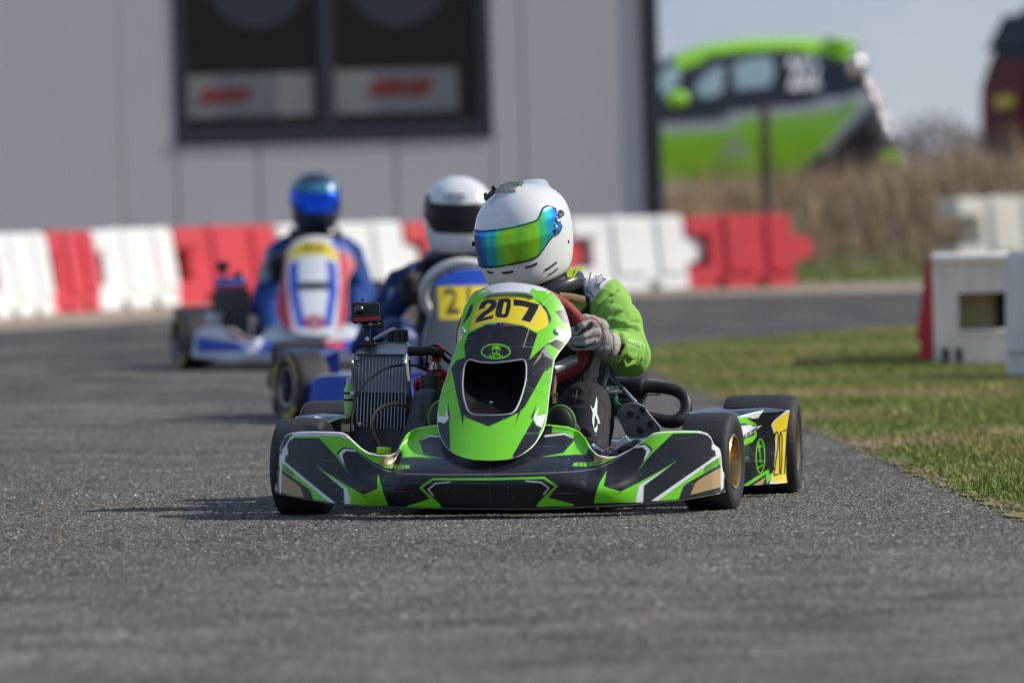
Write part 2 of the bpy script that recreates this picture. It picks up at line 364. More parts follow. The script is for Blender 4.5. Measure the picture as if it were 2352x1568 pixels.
big = NZ(.42, 5); br = RAMP(big.outputs[0], [(.34, (.62, .62, .64)), (.52, (1, 1, 1)), (.66, (1.25, 1.2, 1.13))])
mp = n.nodes.new('ShaderNodeMapping'); mp.inputs['Scale'].default_value = (1.3, .09, 1); mp.inputs['Rotation'].default_value = (0, 0, R(12)); n.links.new(tc.outputs['Object'], mp.inputs[0])
st = n.nodes.new('ShaderNodeTexNoise'); st.inputs['Scale'].default_value = 1.6; st.inputs['Detail'].default_value = 4; n.links.new(mp.outputs[0], st.inputs['Vector']); sr = RAMP(st.outputs[0], [(.35, (.86, .86, .88)), (.6, (1.06, 1.05, 1.03))])
m1 = n.nodes.new('ShaderNodeMix'); m1.data_type = 'RGBA'; m1.blend_type = 'MULTIPLY'; m1.inputs[0].default_value = 1; n.links.new(grain.outputs[0], m1.inputs[6]); n.links.new(br.outputs[0], m1.inputs[7])
m2 = n.nodes.new('ShaderNodeMix'); m2.data_type = 'RGBA'; m2.blend_type = 'MULTIPLY'; m2.inputs[0].default_value = 1; n.links.new(m1.outputs[2], m2.inputs[6]); n.links.new(sr.outputs[0], m2.inputs[7])
sx = n.nodes.new('ShaderNodeSeparateXYZ'); n.links.new(tc.outputs['Object'], sx.inputs[0])
far = n.nodes.new('ShaderNodeMapRange'); far.inputs[1].default_value = 27; far.inputs[2].default_value = 47; n.links.new(sx.outputs[1], far.inputs[0])
m3 = n.nodes.new('ShaderNodeMix'); m3.data_type = 'RGBA'; m3.blend_type = 'MULTIPLY'; n.links.new(far.outputs[0], m3.inputs[0]); n.links.new(m2.outputs[2], m3.inputs[6]); m3.inputs[7].default_value = (.68, .69, .74, 1)   # asphalt gets darker with distance, towards the far leg of the bend
bl_ = NZ(2.6, 4, .55); blr = RAMP(bl_.outputs[0], [(.36, (.55, .55, .56)), (.5, (1, 1, 1)), (.64, (1.42, 1.36, 1.29))]); m4 = n.nodes.new('ShaderNodeMix'); m4.data_type = 'RGBA'; m4.blend_type = 'MULTIPLY'; m4.inputs[0].default_value = 1; n.links.new(m3.outputs[2], m4.inputs[6]); n.links.new(blr.outputs[0], m4.inputs[7])
n.links.new(m4.outputs[2], b.inputs['Base Color']); b.inputs['Roughness'].default_value = .85; b.inputs['Specular IOR Level'].default_value = .3
bp = n.nodes.new('ShaderNodeBump'); bp.inputs['Strength'].default_value = .7; bp.inputs['Distance'].default_value = .006; n.links.new(vo.outputs['Distance'], bp.inputs['Height']); n.links.new(bp.outputs[0], b.inputs['Normal'])
ASPHALT = am
far_edge = [Vector(p) for p in [(-30, 36), (-8, 42.5), (-2.9, 49.6), (-2.0, 53), (-1.2, 55.4), (0.2, 57.6), (1.0, 58.6), (2.8, 59), (6, 58), (30, 54)]]
sheet('asphalt_track', [Vector((30, -38)), Vector((-30, -38))] [::-1] and ([Vector((30, -38))] + jag(far_edge[::-1], .5, .08) + [Vector((-30, -38))]), .004, ASPHALT, 'grey asphalt kart track with pale worn aggregate')
near_px = [(2900, 1400), (2352, 1190), (2130, 1098), (1990, 1034), (1850, 985), (1720, 940), (1600, 900), (1520, 862), (1470, 830)]
far_px = [(1480, 806), (1560, 797), (1700, 785), (1900, 766), (2110, 750), (2600, 728)]
NE = [gnd(*p).to_2d() for p in near_px]; FE = [gnd(*p).to_2d() for p in far_px]
grass_m = mat('grass_soil', (.24, .2, .095), .95, var=.45, vscale=2.2, bump=.6, bscale=25, spec=.15)
INF = jag(NE, .09, .05) + jag(FE, .3, .05) + [Vector((20, 46)), Vector((20, 12))]
sheet('grass_infield', INF, .009, grass_m, 'patchy green and brown grass inside the bend')
# grass blades on the infield (nobody could count them)
def blades(name, n, sampler, hlo, hhi, wid, cols, label, seedless=None):
    x, y, z, dens = sampler(n); n = len(x); h = RNG.uniform(hlo, hhi, n) * dens; a = RNG.uniform(0, 2 * np.pi, n); lean = RNG.uniform(.1, .8, n) * h; la = RNG.uniform(0, 2 * np.pi, n)
    w = wid * RNG.uniform(.6, 1.3, n); dx, dy = np.cos(a) * w / 2, np.sin(a) * w / 2
    b0 = np.stack([x - dx, y - dy, z], -1); b1 = np.stack([x + dx, y + dy, z], -1)
    mx_, my_ = x + np.cos(la) * lean * .35, y + np.sin(la) * lean * .35
    c0 = np.stack([mx_ - dx * .75, my_ - dy * .75, z + h * .6], -1); c1 = np.stack([mx_ + dx * .75, my_ + dy * .75, z + h * .6], -1)
    t = np.stack([x + np.cos(la) * lean, y + np.sin(la) * lean, z + h], -1)
    V = np.stack([b0, b1, c1, c0, t], 1).reshape(-1, 3); i = np.arange(n)[:, None] * 5
    F = np.concatenate([i + [0, 1, 2], i + [0, 2, 3], i + [3, 2, 4]], 0); me = npmesh(name, V, F)
    k = np.clip(pnoise(x, y, 1.1) * .62 + .5 + RNG.normal(0, .17, n), 0, .999); ci = (k * len(cols)).astype(int); col = np.array(cols)[ci] * RNG.uniform(.75, 1.25, n)[:, None]
    setcol(me, np.repeat(col, 5, 0)); me.materials.append(mat_paint(name + '_leaf', .6, 0, grime=0)); o = link(name, me, None, False); return tag(o, label, None, None, 'stuff')
edge = sorted([(p.y, p.x) for p in NE]); ey = np.array([e[0] for e in edge]); ex = np.array([e[1] for e in edge]); fy = np.array([p.x for p in FE]); fyy = np.array([p.y for p in FE])
def infield(n):
    y = 17 + 28.5 * RNG.random(n) ** 1.35; x = RNG.uniform(0, 1, n) * (.062 * y + .9 - np.interp(y, ey, ex)) + np.interp(y, ey, ex) - .02 + RNG.normal(0, .02, n)
    ok = (y < np.interp(x, fy, fyy)) & (x > np.interp(y, ey, ex) - .05); x, y = x[ok], y[ok]
    d = np.clip(.95 + .45 * pnoise(x + 3, y, .9), .3, 1.4) * np.clip((x - np.interp(y, ey, ex)) / .12 + .35, .3, 1)
    bare = pnoise(x * 1.0 + 7, y * .6, 1.1) > .62; keep = ~(bare & (RNG.random(len(x)) < .75)); return x[keep], y[keep], gheight(x[keep], y[keep]) + .006, d[keep]
blades('grass_blades', 230000, infield, .012, .033, .005, [(.4, .31, .16), (.36, .3, .11), (.25, .265, .065), (.18, .235, .045), (.15, .225, .04), (.2, .26, .05)], 'short patchy grass of the infield')
def clods(name, n, label):
    mb_v = []; mb_f = []; k = 0
    for _ in range(n):
        y = random.uniform(21, 34); e = float(np.interp(y, ey, ex)); x = e + random.gauss(.03, .05) if random.random() < .5 else random.uniform(e + .1, .062 * y + .1)
        s = random.uniform(.004, .018); z = gz(x) + .009
        q = [(math.cos(a) * s * random.uniform(.6, 1.2), math.sin(a) * s * random.uniform(.6, 1.2)) for a in (0, 1.25, 2.5, 3.8, 5)]
        mb_v += [(x + a, y + b_, z) for a, b_ in q] + [(x + random.uniform(-.3, .3) * s, y, z + s * random.uniform(.5, .9))]
        mb_f += [(k + i, k + (i + 1) % 5, k + 5) for i in range(5)]; k += 6
    o = link(name, npmesh(name, np.array(mb_v), np.array(mb_f)), None, False); o.data.materials.append(mat('soil_clod', (.17, .13, .09), .95, var=.4, vscale=30)); tag(o, label, None, None, 'stuff')
clods('soil_clods', 700, 'crumbs of bare soil scattered in the infield grass')
# aggregate standing proud of the binder, in the band where the lens resolves it
def aggregate(n):
    y = 13.5 + 23 * RNG.random(n) ** 1.0; y = np.where(RNG.random(n) < .72, 22.3 + RNG.normal(0, 3.3, n), y); y = np.clip(y, 13.2, 40); x = RNG.uniform(-1, 1, n) * (.0625 * y + .06)
    ok = x < np.interp(y, ey, ex) + .03; x, y = x[ok], y[ok]; n = len(x); s = RNG.uniform(.0018, .0052, n) * (1 + .5 * (RNG.random(n) > .93)); h = s * RNG.uniform(.35, .85, n); a = RNG.uniform(0, 6.28, n); z = gheight(x, y) + .0035
    P = [np.stack([x + np.cos(a + k * 2.094) * s * RNG.uniform(.8, 1.3, n), y + np.sin(a + k * 2.094) * s * RNG.uniform(.8, 1.3, n), z], -1) for k in range(3)]
    T = np.stack([x + RNG.uniform(-.4, .4, n) * s, y + RNG.uniform(-.4, .4, n) * s, z + h], -1); V = np.stack(P + [T], 1).reshape(-1, 3); i = np.arange(n)[:, None] * 4
    F = np.concatenate([i + [0, 1, 3], i + [1, 2, 3], i + [2, 0, 3]], 0); me = npmesh('asphalt_grit', V, F)
    g = np.clip(RNG.lognormal(-2.25, .62, n), .03, .5); tint = RNG.uniform(-.02, .16, n); col = np.stack([g * (1 + tint), g * 1.0, g * (.94 - tint * .9)], -1); setcol(me, np.repeat(col, 4, 0))
    me.materials.append(mat_paint('aggregate', .7, 0, grime=0)); o = link('asphalt_grit', me, None, False); tag(o, 'pale and dark stone chips standing out of the asphalt', None, None, 'stuff')
aggregate(300000)
# dry weeds on the bank behind the barriers
def weedpts(n):
    y = RNG.uniform(64.7, 76, n); x = RNG.uniform(1.25, 9, n); k = np.clip(.5 + .5 * pnoise(x * 1.5, y, 1.2), .05, 1); ok = (RNG.random(n) < .35 + .65 * k) & (x > 1.25); x, y, k = x[ok], y[ok], k[ok]
    d = (.26 + .4 * k + .35 * (RNG.random(len(x)) > .94)) * np.where(y < 66.2, .6, 1) * (1 + .5 * smooth(x, 2.8, 4.0)); return x, y, gheight(x, y), d
blades('dry_weeds', 42000, weedpts, .3, .72, .016, [(.29, .2, .13), (.38, .28, .185), (.34, .25, .155), (.44, .33, .22), (.23, .17, .11), (.36, .3, .16)], 'tall dry brown weeds on the bank')
def vergepts(n):
    y = RNG.uniform(63.5, 66.4, n); x = RNG.uniform(1.7, 9, n); return x, y, gheight(x, y), np.ones(n)
blades('verge_grass', 14000, vergepts, .05, .16, .012, [(.17, .24, .055), (.22, .26, .075), (.26, .25, .09)], 'low green grass at the foot of the bank')
def wood():
    n = 15000; x = RNG.uniform(-60, 200, n); y = RNG.uniform(880, 960, n); top = 3.0 + 1.2 * pnoise(x, x * 0, .22) + 2.4 * np.exp(-((x - 47.5) / 2.2) ** 2) + .6 * pnoise(x, y, 1.1); z = .3 + RNG.random(n) ** .8 * top; s = RNG.uniform(.15, .5, n); a = RNG.uniform(0, 3.14, n); t = RNG.uniform(-.6, .6, n)
    P = [np.stack([x + np.cos(a + k * 2.094) * s, y + np.sin(a + k * 2.094) * s, z + np.sin(t + k * 2.094) * s * 1.3], -1) for k in range(3)]
    V = np.stack(P, 1).reshape(-1, 3); F = np.arange(3 * n).reshape(-1, 3); me = npmesh('far_wood', V, F); me.materials.append(mat('bare_twigs', (.12, .105, .11), .9, var=.3, vscale=.3)); tag(link('far_wood', me, None, False), 'low line of bare grey woodland on the horizon', None, None, 'stuff')
wood()

# ------------------------------------------------------------------ the hall behind the track
CLAD = mat('wall_cladding', (.475, .472, .482), .5, var=.05, vscale=1.0, coat=0, rvar=.08)
_n = CLAD.node_tree; _b = _n.nodes['Principled BSDF']; _tc = _n.nodes.new('ShaderNodeTexCoord'); _w = _n.nodes.new('ShaderNodeTexWave'); _w.inputs['Scale'].default_value = 9; _w.bands_direction = 'X'; _n.links.new(_tc.outputs['Object'], _w.inputs[0])
_bp = _n.nodes.new('ShaderNodeBump'); _bp.inputs['Strength'].default_value = .35; _bp.inputs['Distance'].default_value = .006; _n.links.new(_w.outputs[1], _bp.inputs['Height']); _n.links.new(_bp.outputs[0], _b.inputs['Normal'])
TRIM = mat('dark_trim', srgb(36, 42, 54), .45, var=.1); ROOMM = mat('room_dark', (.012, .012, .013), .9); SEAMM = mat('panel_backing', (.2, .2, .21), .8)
BY = 66.6; HALL_ROT = R(13)
_cor = at(1480, 300, BY)
def wallpt(X, Y, back=0.0):
    d = ray(X, Y); n_ = np.array([math.sin(HALL_ROT), -math.cos(HALL_ROT), 0.0]); p0 = np.array(_cor) - n_ * back; t = (n_ @ (p0 - CAM)) / (n_ @ d); p = CAM + d * t; q = p - np.array(_cor); s = q[0] * math.cos(HALL_ROT) + q[1] * math.sin(HALL_ROT); return Vector((_cor.x + s, BY + back, p[2]))
hall = empty('industrial_hall', (-4.0, BY, gz(-4))); tag(hall, 'long grey metal clad hall with a dark framed window behind the barriers', 'building')
def bx(name, x0, x1, y0, y1, z0, z1, m, parent, bev=.0):
    mb = MB(); p = parent; off = Vector((0, 0, 0)); q = parent
    while q is not None: off += q.location; q = q.parent
    mb.box(Vector(((x0 + x1) / 2, (y0 + y1) / 2, (z0 + z1) / 2)) - off, (abs(x1 - x0), abs(y1 - y0), abs(z1 - z0)), None, bev); return mb.build(name, m, parent, False)
def wx(X, Y=300): return wallpt(X, Y).x
def wz(X, Y): return wallpt(X, Y).z
cx_ = wx(1480); wl, wr = wx(405), wx(1130); wb = wz(768, 312); wt = wb + 1.75; ztop = 4.2
seams = [wx(-360) - 1.13 * k for k in range(4, 0, -1)] + [wx(-360), wx(-40), wx(279), wx(591), wx(907), wx(1203), cx_]
bx('wall_core', seams[0], wl - .02, BY + .07, BY + .2, -.1, ztop, SEAMM, hall); bx('wall_core', wr + .02, cx_, BY + .07, BY + .2, -.1, ztop, SEAMM, hall)
bx('wall_core', wl - .02, wr + .02, BY + .07, BY + .2, -.1, wb - .01, SEAMM, hall); bx('wall_core', wl - .02, wr + .02, BY + .07, BY + .2, wt + .02, ztop, SEAMM, hall)
cuts = sorted(seams + [wl, wr])
for a, b_ in zip(cuts[:-1], cuts[1:]):
    if b_ - a < .03: continue
    inside = a >= wl - .01 and b_ <= wr + .01
    for z0, z1 in ([(-.08, wb), (wt, ztop)] if inside else [(-.08, ztop)]):
        bx('wall_panel', a + .006, b_ - .006, BY, BY + .06, z0, z1, CLAD, hall, .006)
bx('corner_trim', cx_ + .002, wx(1517), BY - .03, BY + .16, -.1, ztop + .05, TRIM, hall, .006)
bx('side_wall', cx_ + .01, cx_ + .1, BY + .165, BY + 12, -.1, ztop, CLAD, hall); bx('roof', seams[0] - .2, cx_ + .2, BY - .08, BY + 12.2, ztop + .06, ztop + .3, TRIM, hall); bx('side_wall', seams[0] - .1, seams[0] - .006, BY + .0, BY + 12, -.1, ztop, CLAD, hall); bx('back_wall', seams[0], cx_, BY + 12.0, BY + 12.1, -.1, ztop, CLAD, hall)
fw = .085; win = bx('window', wl, wr, BY - .014, BY + .05, wb, wb + fw, TRIM, hall, .008); ox = Vector(win.location)
bx('frame', wl, wl + fw, BY - .012, BY + .05, wb + fw + .002, wt, TRIM, win, .008); bx('frame', wr - fw * 1.15, wr, BY - .012, BY + .05, wb + fw + .002, wt, TRIM, win, .008)
ml, mr = wx(737), wx(771); bx('mullion', ml, mr, BY - .01, BY + .05, wb + fw + .002, wt, TRIM, win, .006)
bx('sill', wl - .01, wr + .01, BY - .02, BY - .004, wb - .05, wb - .003, TRIM, win, .006)
gl = bpy.data.materials.new('window_glass'); gl.use_nodes = True; gb = gl.node_tree.nodes['Principled BSDF']; gb.inputs['Base Color'].default_value = (.02, .022, .025, 1); gb.inputs['Roughness'].default_value = .03; gb.inputs['Alpha'].default_value = .2
_nz = gl.node_tree.nodes.new('ShaderNodeTexNoise'); _nz.inputs['Scale'].default_value = 3; _mr = gl.node_tree.nodes.new('ShaderNodeMapRange'); _mr.inputs[3].default_value = .02; _mr.inputs[4].default_value = .09; gl.node_tree.links.new(_nz.outputs[0], _mr.inputs[0]); gl.node_tree.links.new(_mr.outputs[0], gb.inputs['Roughness'])
bx('pane', wl + fw, ml, BY + .0, BY + .012, wb + fw, wt, gl, win); bx('pane', mr, wr - fw * 1.15, BY + .0, BY + .012, wb + fw, wt, gl, win)
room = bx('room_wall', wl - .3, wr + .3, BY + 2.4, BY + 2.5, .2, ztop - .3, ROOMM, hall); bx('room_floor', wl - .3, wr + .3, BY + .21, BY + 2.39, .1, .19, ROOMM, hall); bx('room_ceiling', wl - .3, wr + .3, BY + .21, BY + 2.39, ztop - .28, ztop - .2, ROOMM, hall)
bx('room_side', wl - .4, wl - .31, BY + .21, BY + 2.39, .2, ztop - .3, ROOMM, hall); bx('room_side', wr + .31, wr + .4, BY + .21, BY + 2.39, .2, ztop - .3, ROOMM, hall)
SIGN = mat('sign_board', (.5, .52, .51), .6, var=.05); RED_INK = mat('red_ink', (.55, .008, .012), .5, var=.08); DISC = mat('blue_disc', (.075, .1, .16), .5, var=.1)
def signboard(X0, X1, Y0, Y1, tx, ty, w, h, label, seed):
    a, b_ = wx(X0), wx(X1); z1, z0 = wz((X0 + X1) / 2, Y0), wz((X0 + X1) / 2, Y1); s = empty('sign_board', ((a + b_) / 2, BY + .12, z0)); tag(s, label, 'sign', 'white signs inside the hall window')
    bx('board', a, b_, BY + .115, BY + .135, z0, z1, SIGN, s); mb = MB(); c_ = wallpt(tx, ty, .115) - s.location; c_.y = -.012; x = -w / 2; k = 0; rr = random.Random(seed)
    while x < w / 2 - .02:                       # a red slanted word too blurred to read: heavy strokes
        ww = rr.uniform(.04, .06); hh = h * rr.uniform(.85, 1.05); sh = .06
        pts = [(x, -hh / 2), (x + ww * .8, -hh / 2), (x + ww * .8 + sh, hh / 2), (x + sh, hh / 2)]
        mb.prism([c_ + Vector((p[0] - .03, 0, p[1])) for p in pts], (0, .004, 0)); x += ww
    mb.build('lettering', RED_INK, s, False)
signboard(440, 728, 170, 268, 520, 220, .4, .125, 'white sign with a small red word behind the left window pane', 3)
signboard(778, 1062, 158, 258, 923, 201, .5, .15, 'white sign with a larger slanted red word behind the right window pane', 4)
for X, Y, lab in ((588, -55, 'round dark blue disc hanging behind the left window pane'), (913, -58, 'round dark blue disc hanging behind the right window pane')):
    p = wallpt(X, Y, .3); mb = MB(); mb.lathe([(-.03, 0), (-.03, .38), (-.02, .415), (.02, .415), (.03, .38), (.03, 0)], Matrix.Rotation(R(90), 4, 'Z'), 40); o = mb.build('hanging_disc', DISC); o.location = p; tag(o, lab, 'disc', 'round discs behind the hall window')
bpy.context.view_layer.update()
_RM = Matrix.Translation(Vector((_cor.x, BY, 0))) @ Matrix.Rotation(HALL_ROT, 4, 'Z') @ Matrix.Translation(Vector((-_cor.x, -BY, 0)))
for o in [q for q in C.objects if q.parent is None and q.name.split('.')[0] in ('industrial_hall', 'sign_board', 'hanging_disc')]: o.matrix_world = _RM @ o.matrix_world

# ------------------------------------------------------------------ plastic track barriers
WPL = mat('white_plastic', (.76, .76, .74), .42, var=.13, vscale=3, bump=.12, bscale=8, rvar=.1); RPL = mat('red_plastic', (.56, .03, .042), .42, var=.12, vscale=3, bump=.12, bscale=8); OLDW = mat('weathered_white_plastic', (.73, .68, .62), .55, var=.28, vscale=6, bump=.2, bscale=12, stretch=(3, 3, .6)); DARKM = mat('dark_matt', (.02, .019, .018), .9); HOLLOW = mat('dusty_tan_plastic', (.5, .42, .24), .8, var=.25, vscale=8)
BH = .54; BL = .8
def barrier_bm(L, plain=False):
    """front outline with tongue right, notch left, two fork slots; tapering section"""
    mb = MB(); h = BH; t = .2
    o = [(0, 0), (.27 * L, 0), (.27 * L, .055), (.31 * L, .08), (.36 * L, .055), (.36 * L, 0), (.66 * L, 0), (.66 * L, .055), (.70 * L, .08), (.75 * L, .055), (.75 * L, 0), (L, 0), (L, .19), (L + .1, .19), (L + .17, .215), (L + .2, .25), (L + .2, .32), (L + .17, .355), (L + .1, .375), (L, .375), (L, h - .03), (L - .02, h), (.02, h), (0, h - .03), (0, .39), (.19, .39), (.21, .37), (.21, .19), (.19, .17), (0, .17)]
    if plain: o = [q for q in o if q[0] <= L] ; o = [q for q in o if not (q[0] < .25 and .16 < q[1] < .4)]
    f = lambda z, s: s * (t - (.015 if plain else .075) * z / h)
    n = len(o); vs = [(x, f(z, -1) + (.05 if x > L + .001 else 0), z) for x, z in o] + [(x, f(z, 1) - (.05 if x > L + .001 else 0), z) for x, z in o]
    fs = [tuple(range(n)), tuple(range(2 * n - 1, n - 1, -1))] + [(i, n + i, n + (i + 1) % n, (i + 1) % n) for i in range(n)]; mb.add(vs, fs)
    for s in (-1, 1):                            # three proud panels leave flutes between them
        for a, b_ in ((.0, .27), (.36, .66), (.75, 1.0)):
            lo = .175 if a == 0 else 0
            for z0, z1 in ([(.40, h - .012)] if (a == 0 and not plain) else [(.11, h - .012)]):
                q = [(a * L + .012, z0), (b_ * L - .012, z0), (b_ * L - .012, z1), (a * L + .012, z1)]
                vs = [(x, f(z, s), z) for x, z in q] + [(x + (.012 if k in (0, 3) else -.012), f(z, s) + s * .022, z + (.012 if k < 2 else -.01)) for k, (x, z) in enumerate(q)]
                mb.add(vs, [(4, 5, 6, 7), (0, 1, 5, 4), (1, 2, 6, 5), (2, 3, 7, 6), (3, 0, 4, 7)])
    return mb
def barrier(p0, p1, m, label, group, z=None, plain=False):
    d = (p1 - p0).to_2d(); L = d.length; nr_ = Vector((d.y, -d.x, 0)) / L; p0 = p0 - nr_ * .17; mb = barrier_bm(L, plain); o = mb.build('track_barrier', m, None, True, 30)
    o.location = (p0.x, p0.y, gz(p0.x) if z is None else z); o.rotation_euler = (0, 0, math.atan2(d.y, d.x))
    mbp = MB(); mbp.tube([(.5 * L, 0, BH - .004), (.5 * L, 0, BH + .012)], .035, 14); mbp.build('filler_cap', m, o); return tag(o, label, 'barrier', group)
row = [(-420, 50.0), (-200, 51.8), (-20, 53.6), (115, 55.0), (221, 56.2), (403, 57.8), (640, 58.9), (932, 59.8), (1121, 60.4), (1312, 61.0), (1577, 61.6), (1822, 62.0)]
cols = ['W', 'R', 'W', 'R', 'W', 'R', 'W', 'R', 'R', 'W', 'R']
labs = ['white barrier farthest left, just outside the photo edge', 'red barrier whose tongue shows at the left edge', 'white barrier at the left edge of the track', 'narrow red barrier second from the left edge', 'white barrier between the two leftmost red barriers', 'red barrier behind the radiator of the rearmost blue and white kart', 'white barrier behind the driver in the blue helmet', 'red barrier left of the driver in the plain white helmet', 'red barrier hidden behind the two white helmets', 'white barrier just right of the front driver, tongue into the red one', 'red barrier at the right end of the row, free tongue']
for (X0, d0), (X1, d1), c_, l_ in zip(row[:-1], row[1:], cols, labs): barrier(at(X0, 600, d0), at(X1, 600, d1), WPL if c_ == 'W' else RPL, l_, 'red and white barriers along the hall')
# right hand barriers on the infield
def endbarrier(name, loc, rz, L, W, H, m, label, red=False):
    """unit seen on its notched end: box shell with a deep square recess in the end"""
    t = empty('track_barrier', loc, rz); tag(t, label, 'barrier', 'weathered barriers on the infield'); mb = MB(); hw, nl, nr, z0, z1, dp = W / 2, -W * .5 * .36, W * .5 * .98, H * .335, H * .66, .17
    nr = W * .5 * .96; tp = lambda z: 1 - .0 * z
    xs_ = [-hw, nl, nr, hw]; zs_ = [0, z0, z1, H]
    for i in range(3):
        for j in range(3):
            if i == 1 and j == 1: continue
            q = [(xs_[i], 0, zs_[j]), (xs_[i + 1], 0, zs_[j]), (xs_[i + 1], 0, zs_[j + 1]), (xs_[i], 0, zs_[j + 1])]; mb.add(q, [(0, 1, 2, 3)])
    P = [(-hw, 0, 0), (hw, 0, 0), (hw, 0, H), (-hw, 0, H)]; Q = [(x, L, z) for x, _, z in P]; mb.add(P + Q, [(1, 5, 6, 2), (2, 6, 7, 3), (3, 7, 4, 0), (5, 4, 7, 6)])
    mb.build('shell', m, t, True, 30)
    r_ = MB(); P = [(nl, 0, z0), (nr, 0, z0), (nr, 0, z1), (nl, 0, z1)]; Q = [(x, dp, z) for x, _, z in P]; r_.add(P + Q, [(1, 0, 4, 5), (2, 1, 5, 6), (3, 2, 6, 7), (0, 3, 7, 4), (4, 7, 6, 5)]); r_.build('recess', HOLLOW, t, False)
    hb = MB(); hb.box((nr - .035, dp - .03, (z0 + z1) / 2), (.07, .05, z1 - z0 - .004)); hb.build('dark_block', DARKM, t, False)  # solid dark block inside the recess, at its right end
    lb = MB(); lb.box((0, -.006, H - .02), (W - .01, .025, .04), None, .008); lb.build('top_rim', m, t); lb = MB(); lb.box(((nl + nr) / 2, -.004, z0 - .012), (nr - nl, .02, .022), None, .006); lb.build('rim', m, t)
    for xx in (-hw + .05, -hw + .11):
        sb = MB(); sb.box((xx, -.001, .055), (.03, .012, .07), None, .004); sb.build('slot', DARKM, t, False)
    return t
g0 = gnd(2152, 846); endbarrier('a', (g0.x + .167, g0.y, gz(g0.x)), R(-3.1), .8, .335 + .02, .5, OLDW, 'weathered white barrier at the right with a square hole in its end')
rb = barrier(Vector((0, 0, 0)), Vector((.8, 0, 0)), RPL, 'red barrier peeping out behind the weathered barrier with the hole', 'weathered barriers on the infield')
rb.location = Vector((g0.x + .167 - .055 + .045, g0.y + .83, gz(g0.x))); rb.scale = (1, 1, .9); rb.rotation_euler = (0, 0, R(86.9))
p = gnd(2326, 872); barrier(Vector((p.x, p.y, 0)), Vector((p.x + .42, p.y - .68, 0)), OLDW, 'weathered white barrier cut by the right edge of the photo', 'weathered barriers on the infield', None, True)
p = at(2150, 520, 64.4); CREAM = mat('cream_plastic', (.68, .65, .56), .5, var=.12, vscale=4)
o = barrier(Vector((p.x + .17, 64.4, 0)), Vector((p.x + .9, 64.75, 0)), CREAM, 'cream barrier standing far behind the weathered one at the right', 'weathered barriers on the infield', 0.05)
o2 = barrier(Vector((p.x + .95, 64.75, 0)), Vector((p.x + 1.7, 65.0, 0)), RPL, 'far red barrier at the right photo edge behind the cream one', 'weathered barriers on the infield', 0.06)
# fence post in front of the green car
p = at(1762, 470, 67.5); mb = MB(); mb.tube([(0, 0, -.3), (0, 0, 1.06)], .038, 10); mb.tube([(0, 0, 1.06), (0, 0, 1.1)], [.042, .02], 10); mb.box((.03, -.03, .62), (.02, .02, .02)); o = mb.build('fence_post', mat('old_wood', (.07, .05, .04), .9, var=.3, bump=.4, bscale=30, stretch=(1, 1, .1)))
o.location = (p.x, p.y, gheight(p.x, p.y) + .0); tag(o, 'thin dark fence post standing in the weeds before the green car', 'post')
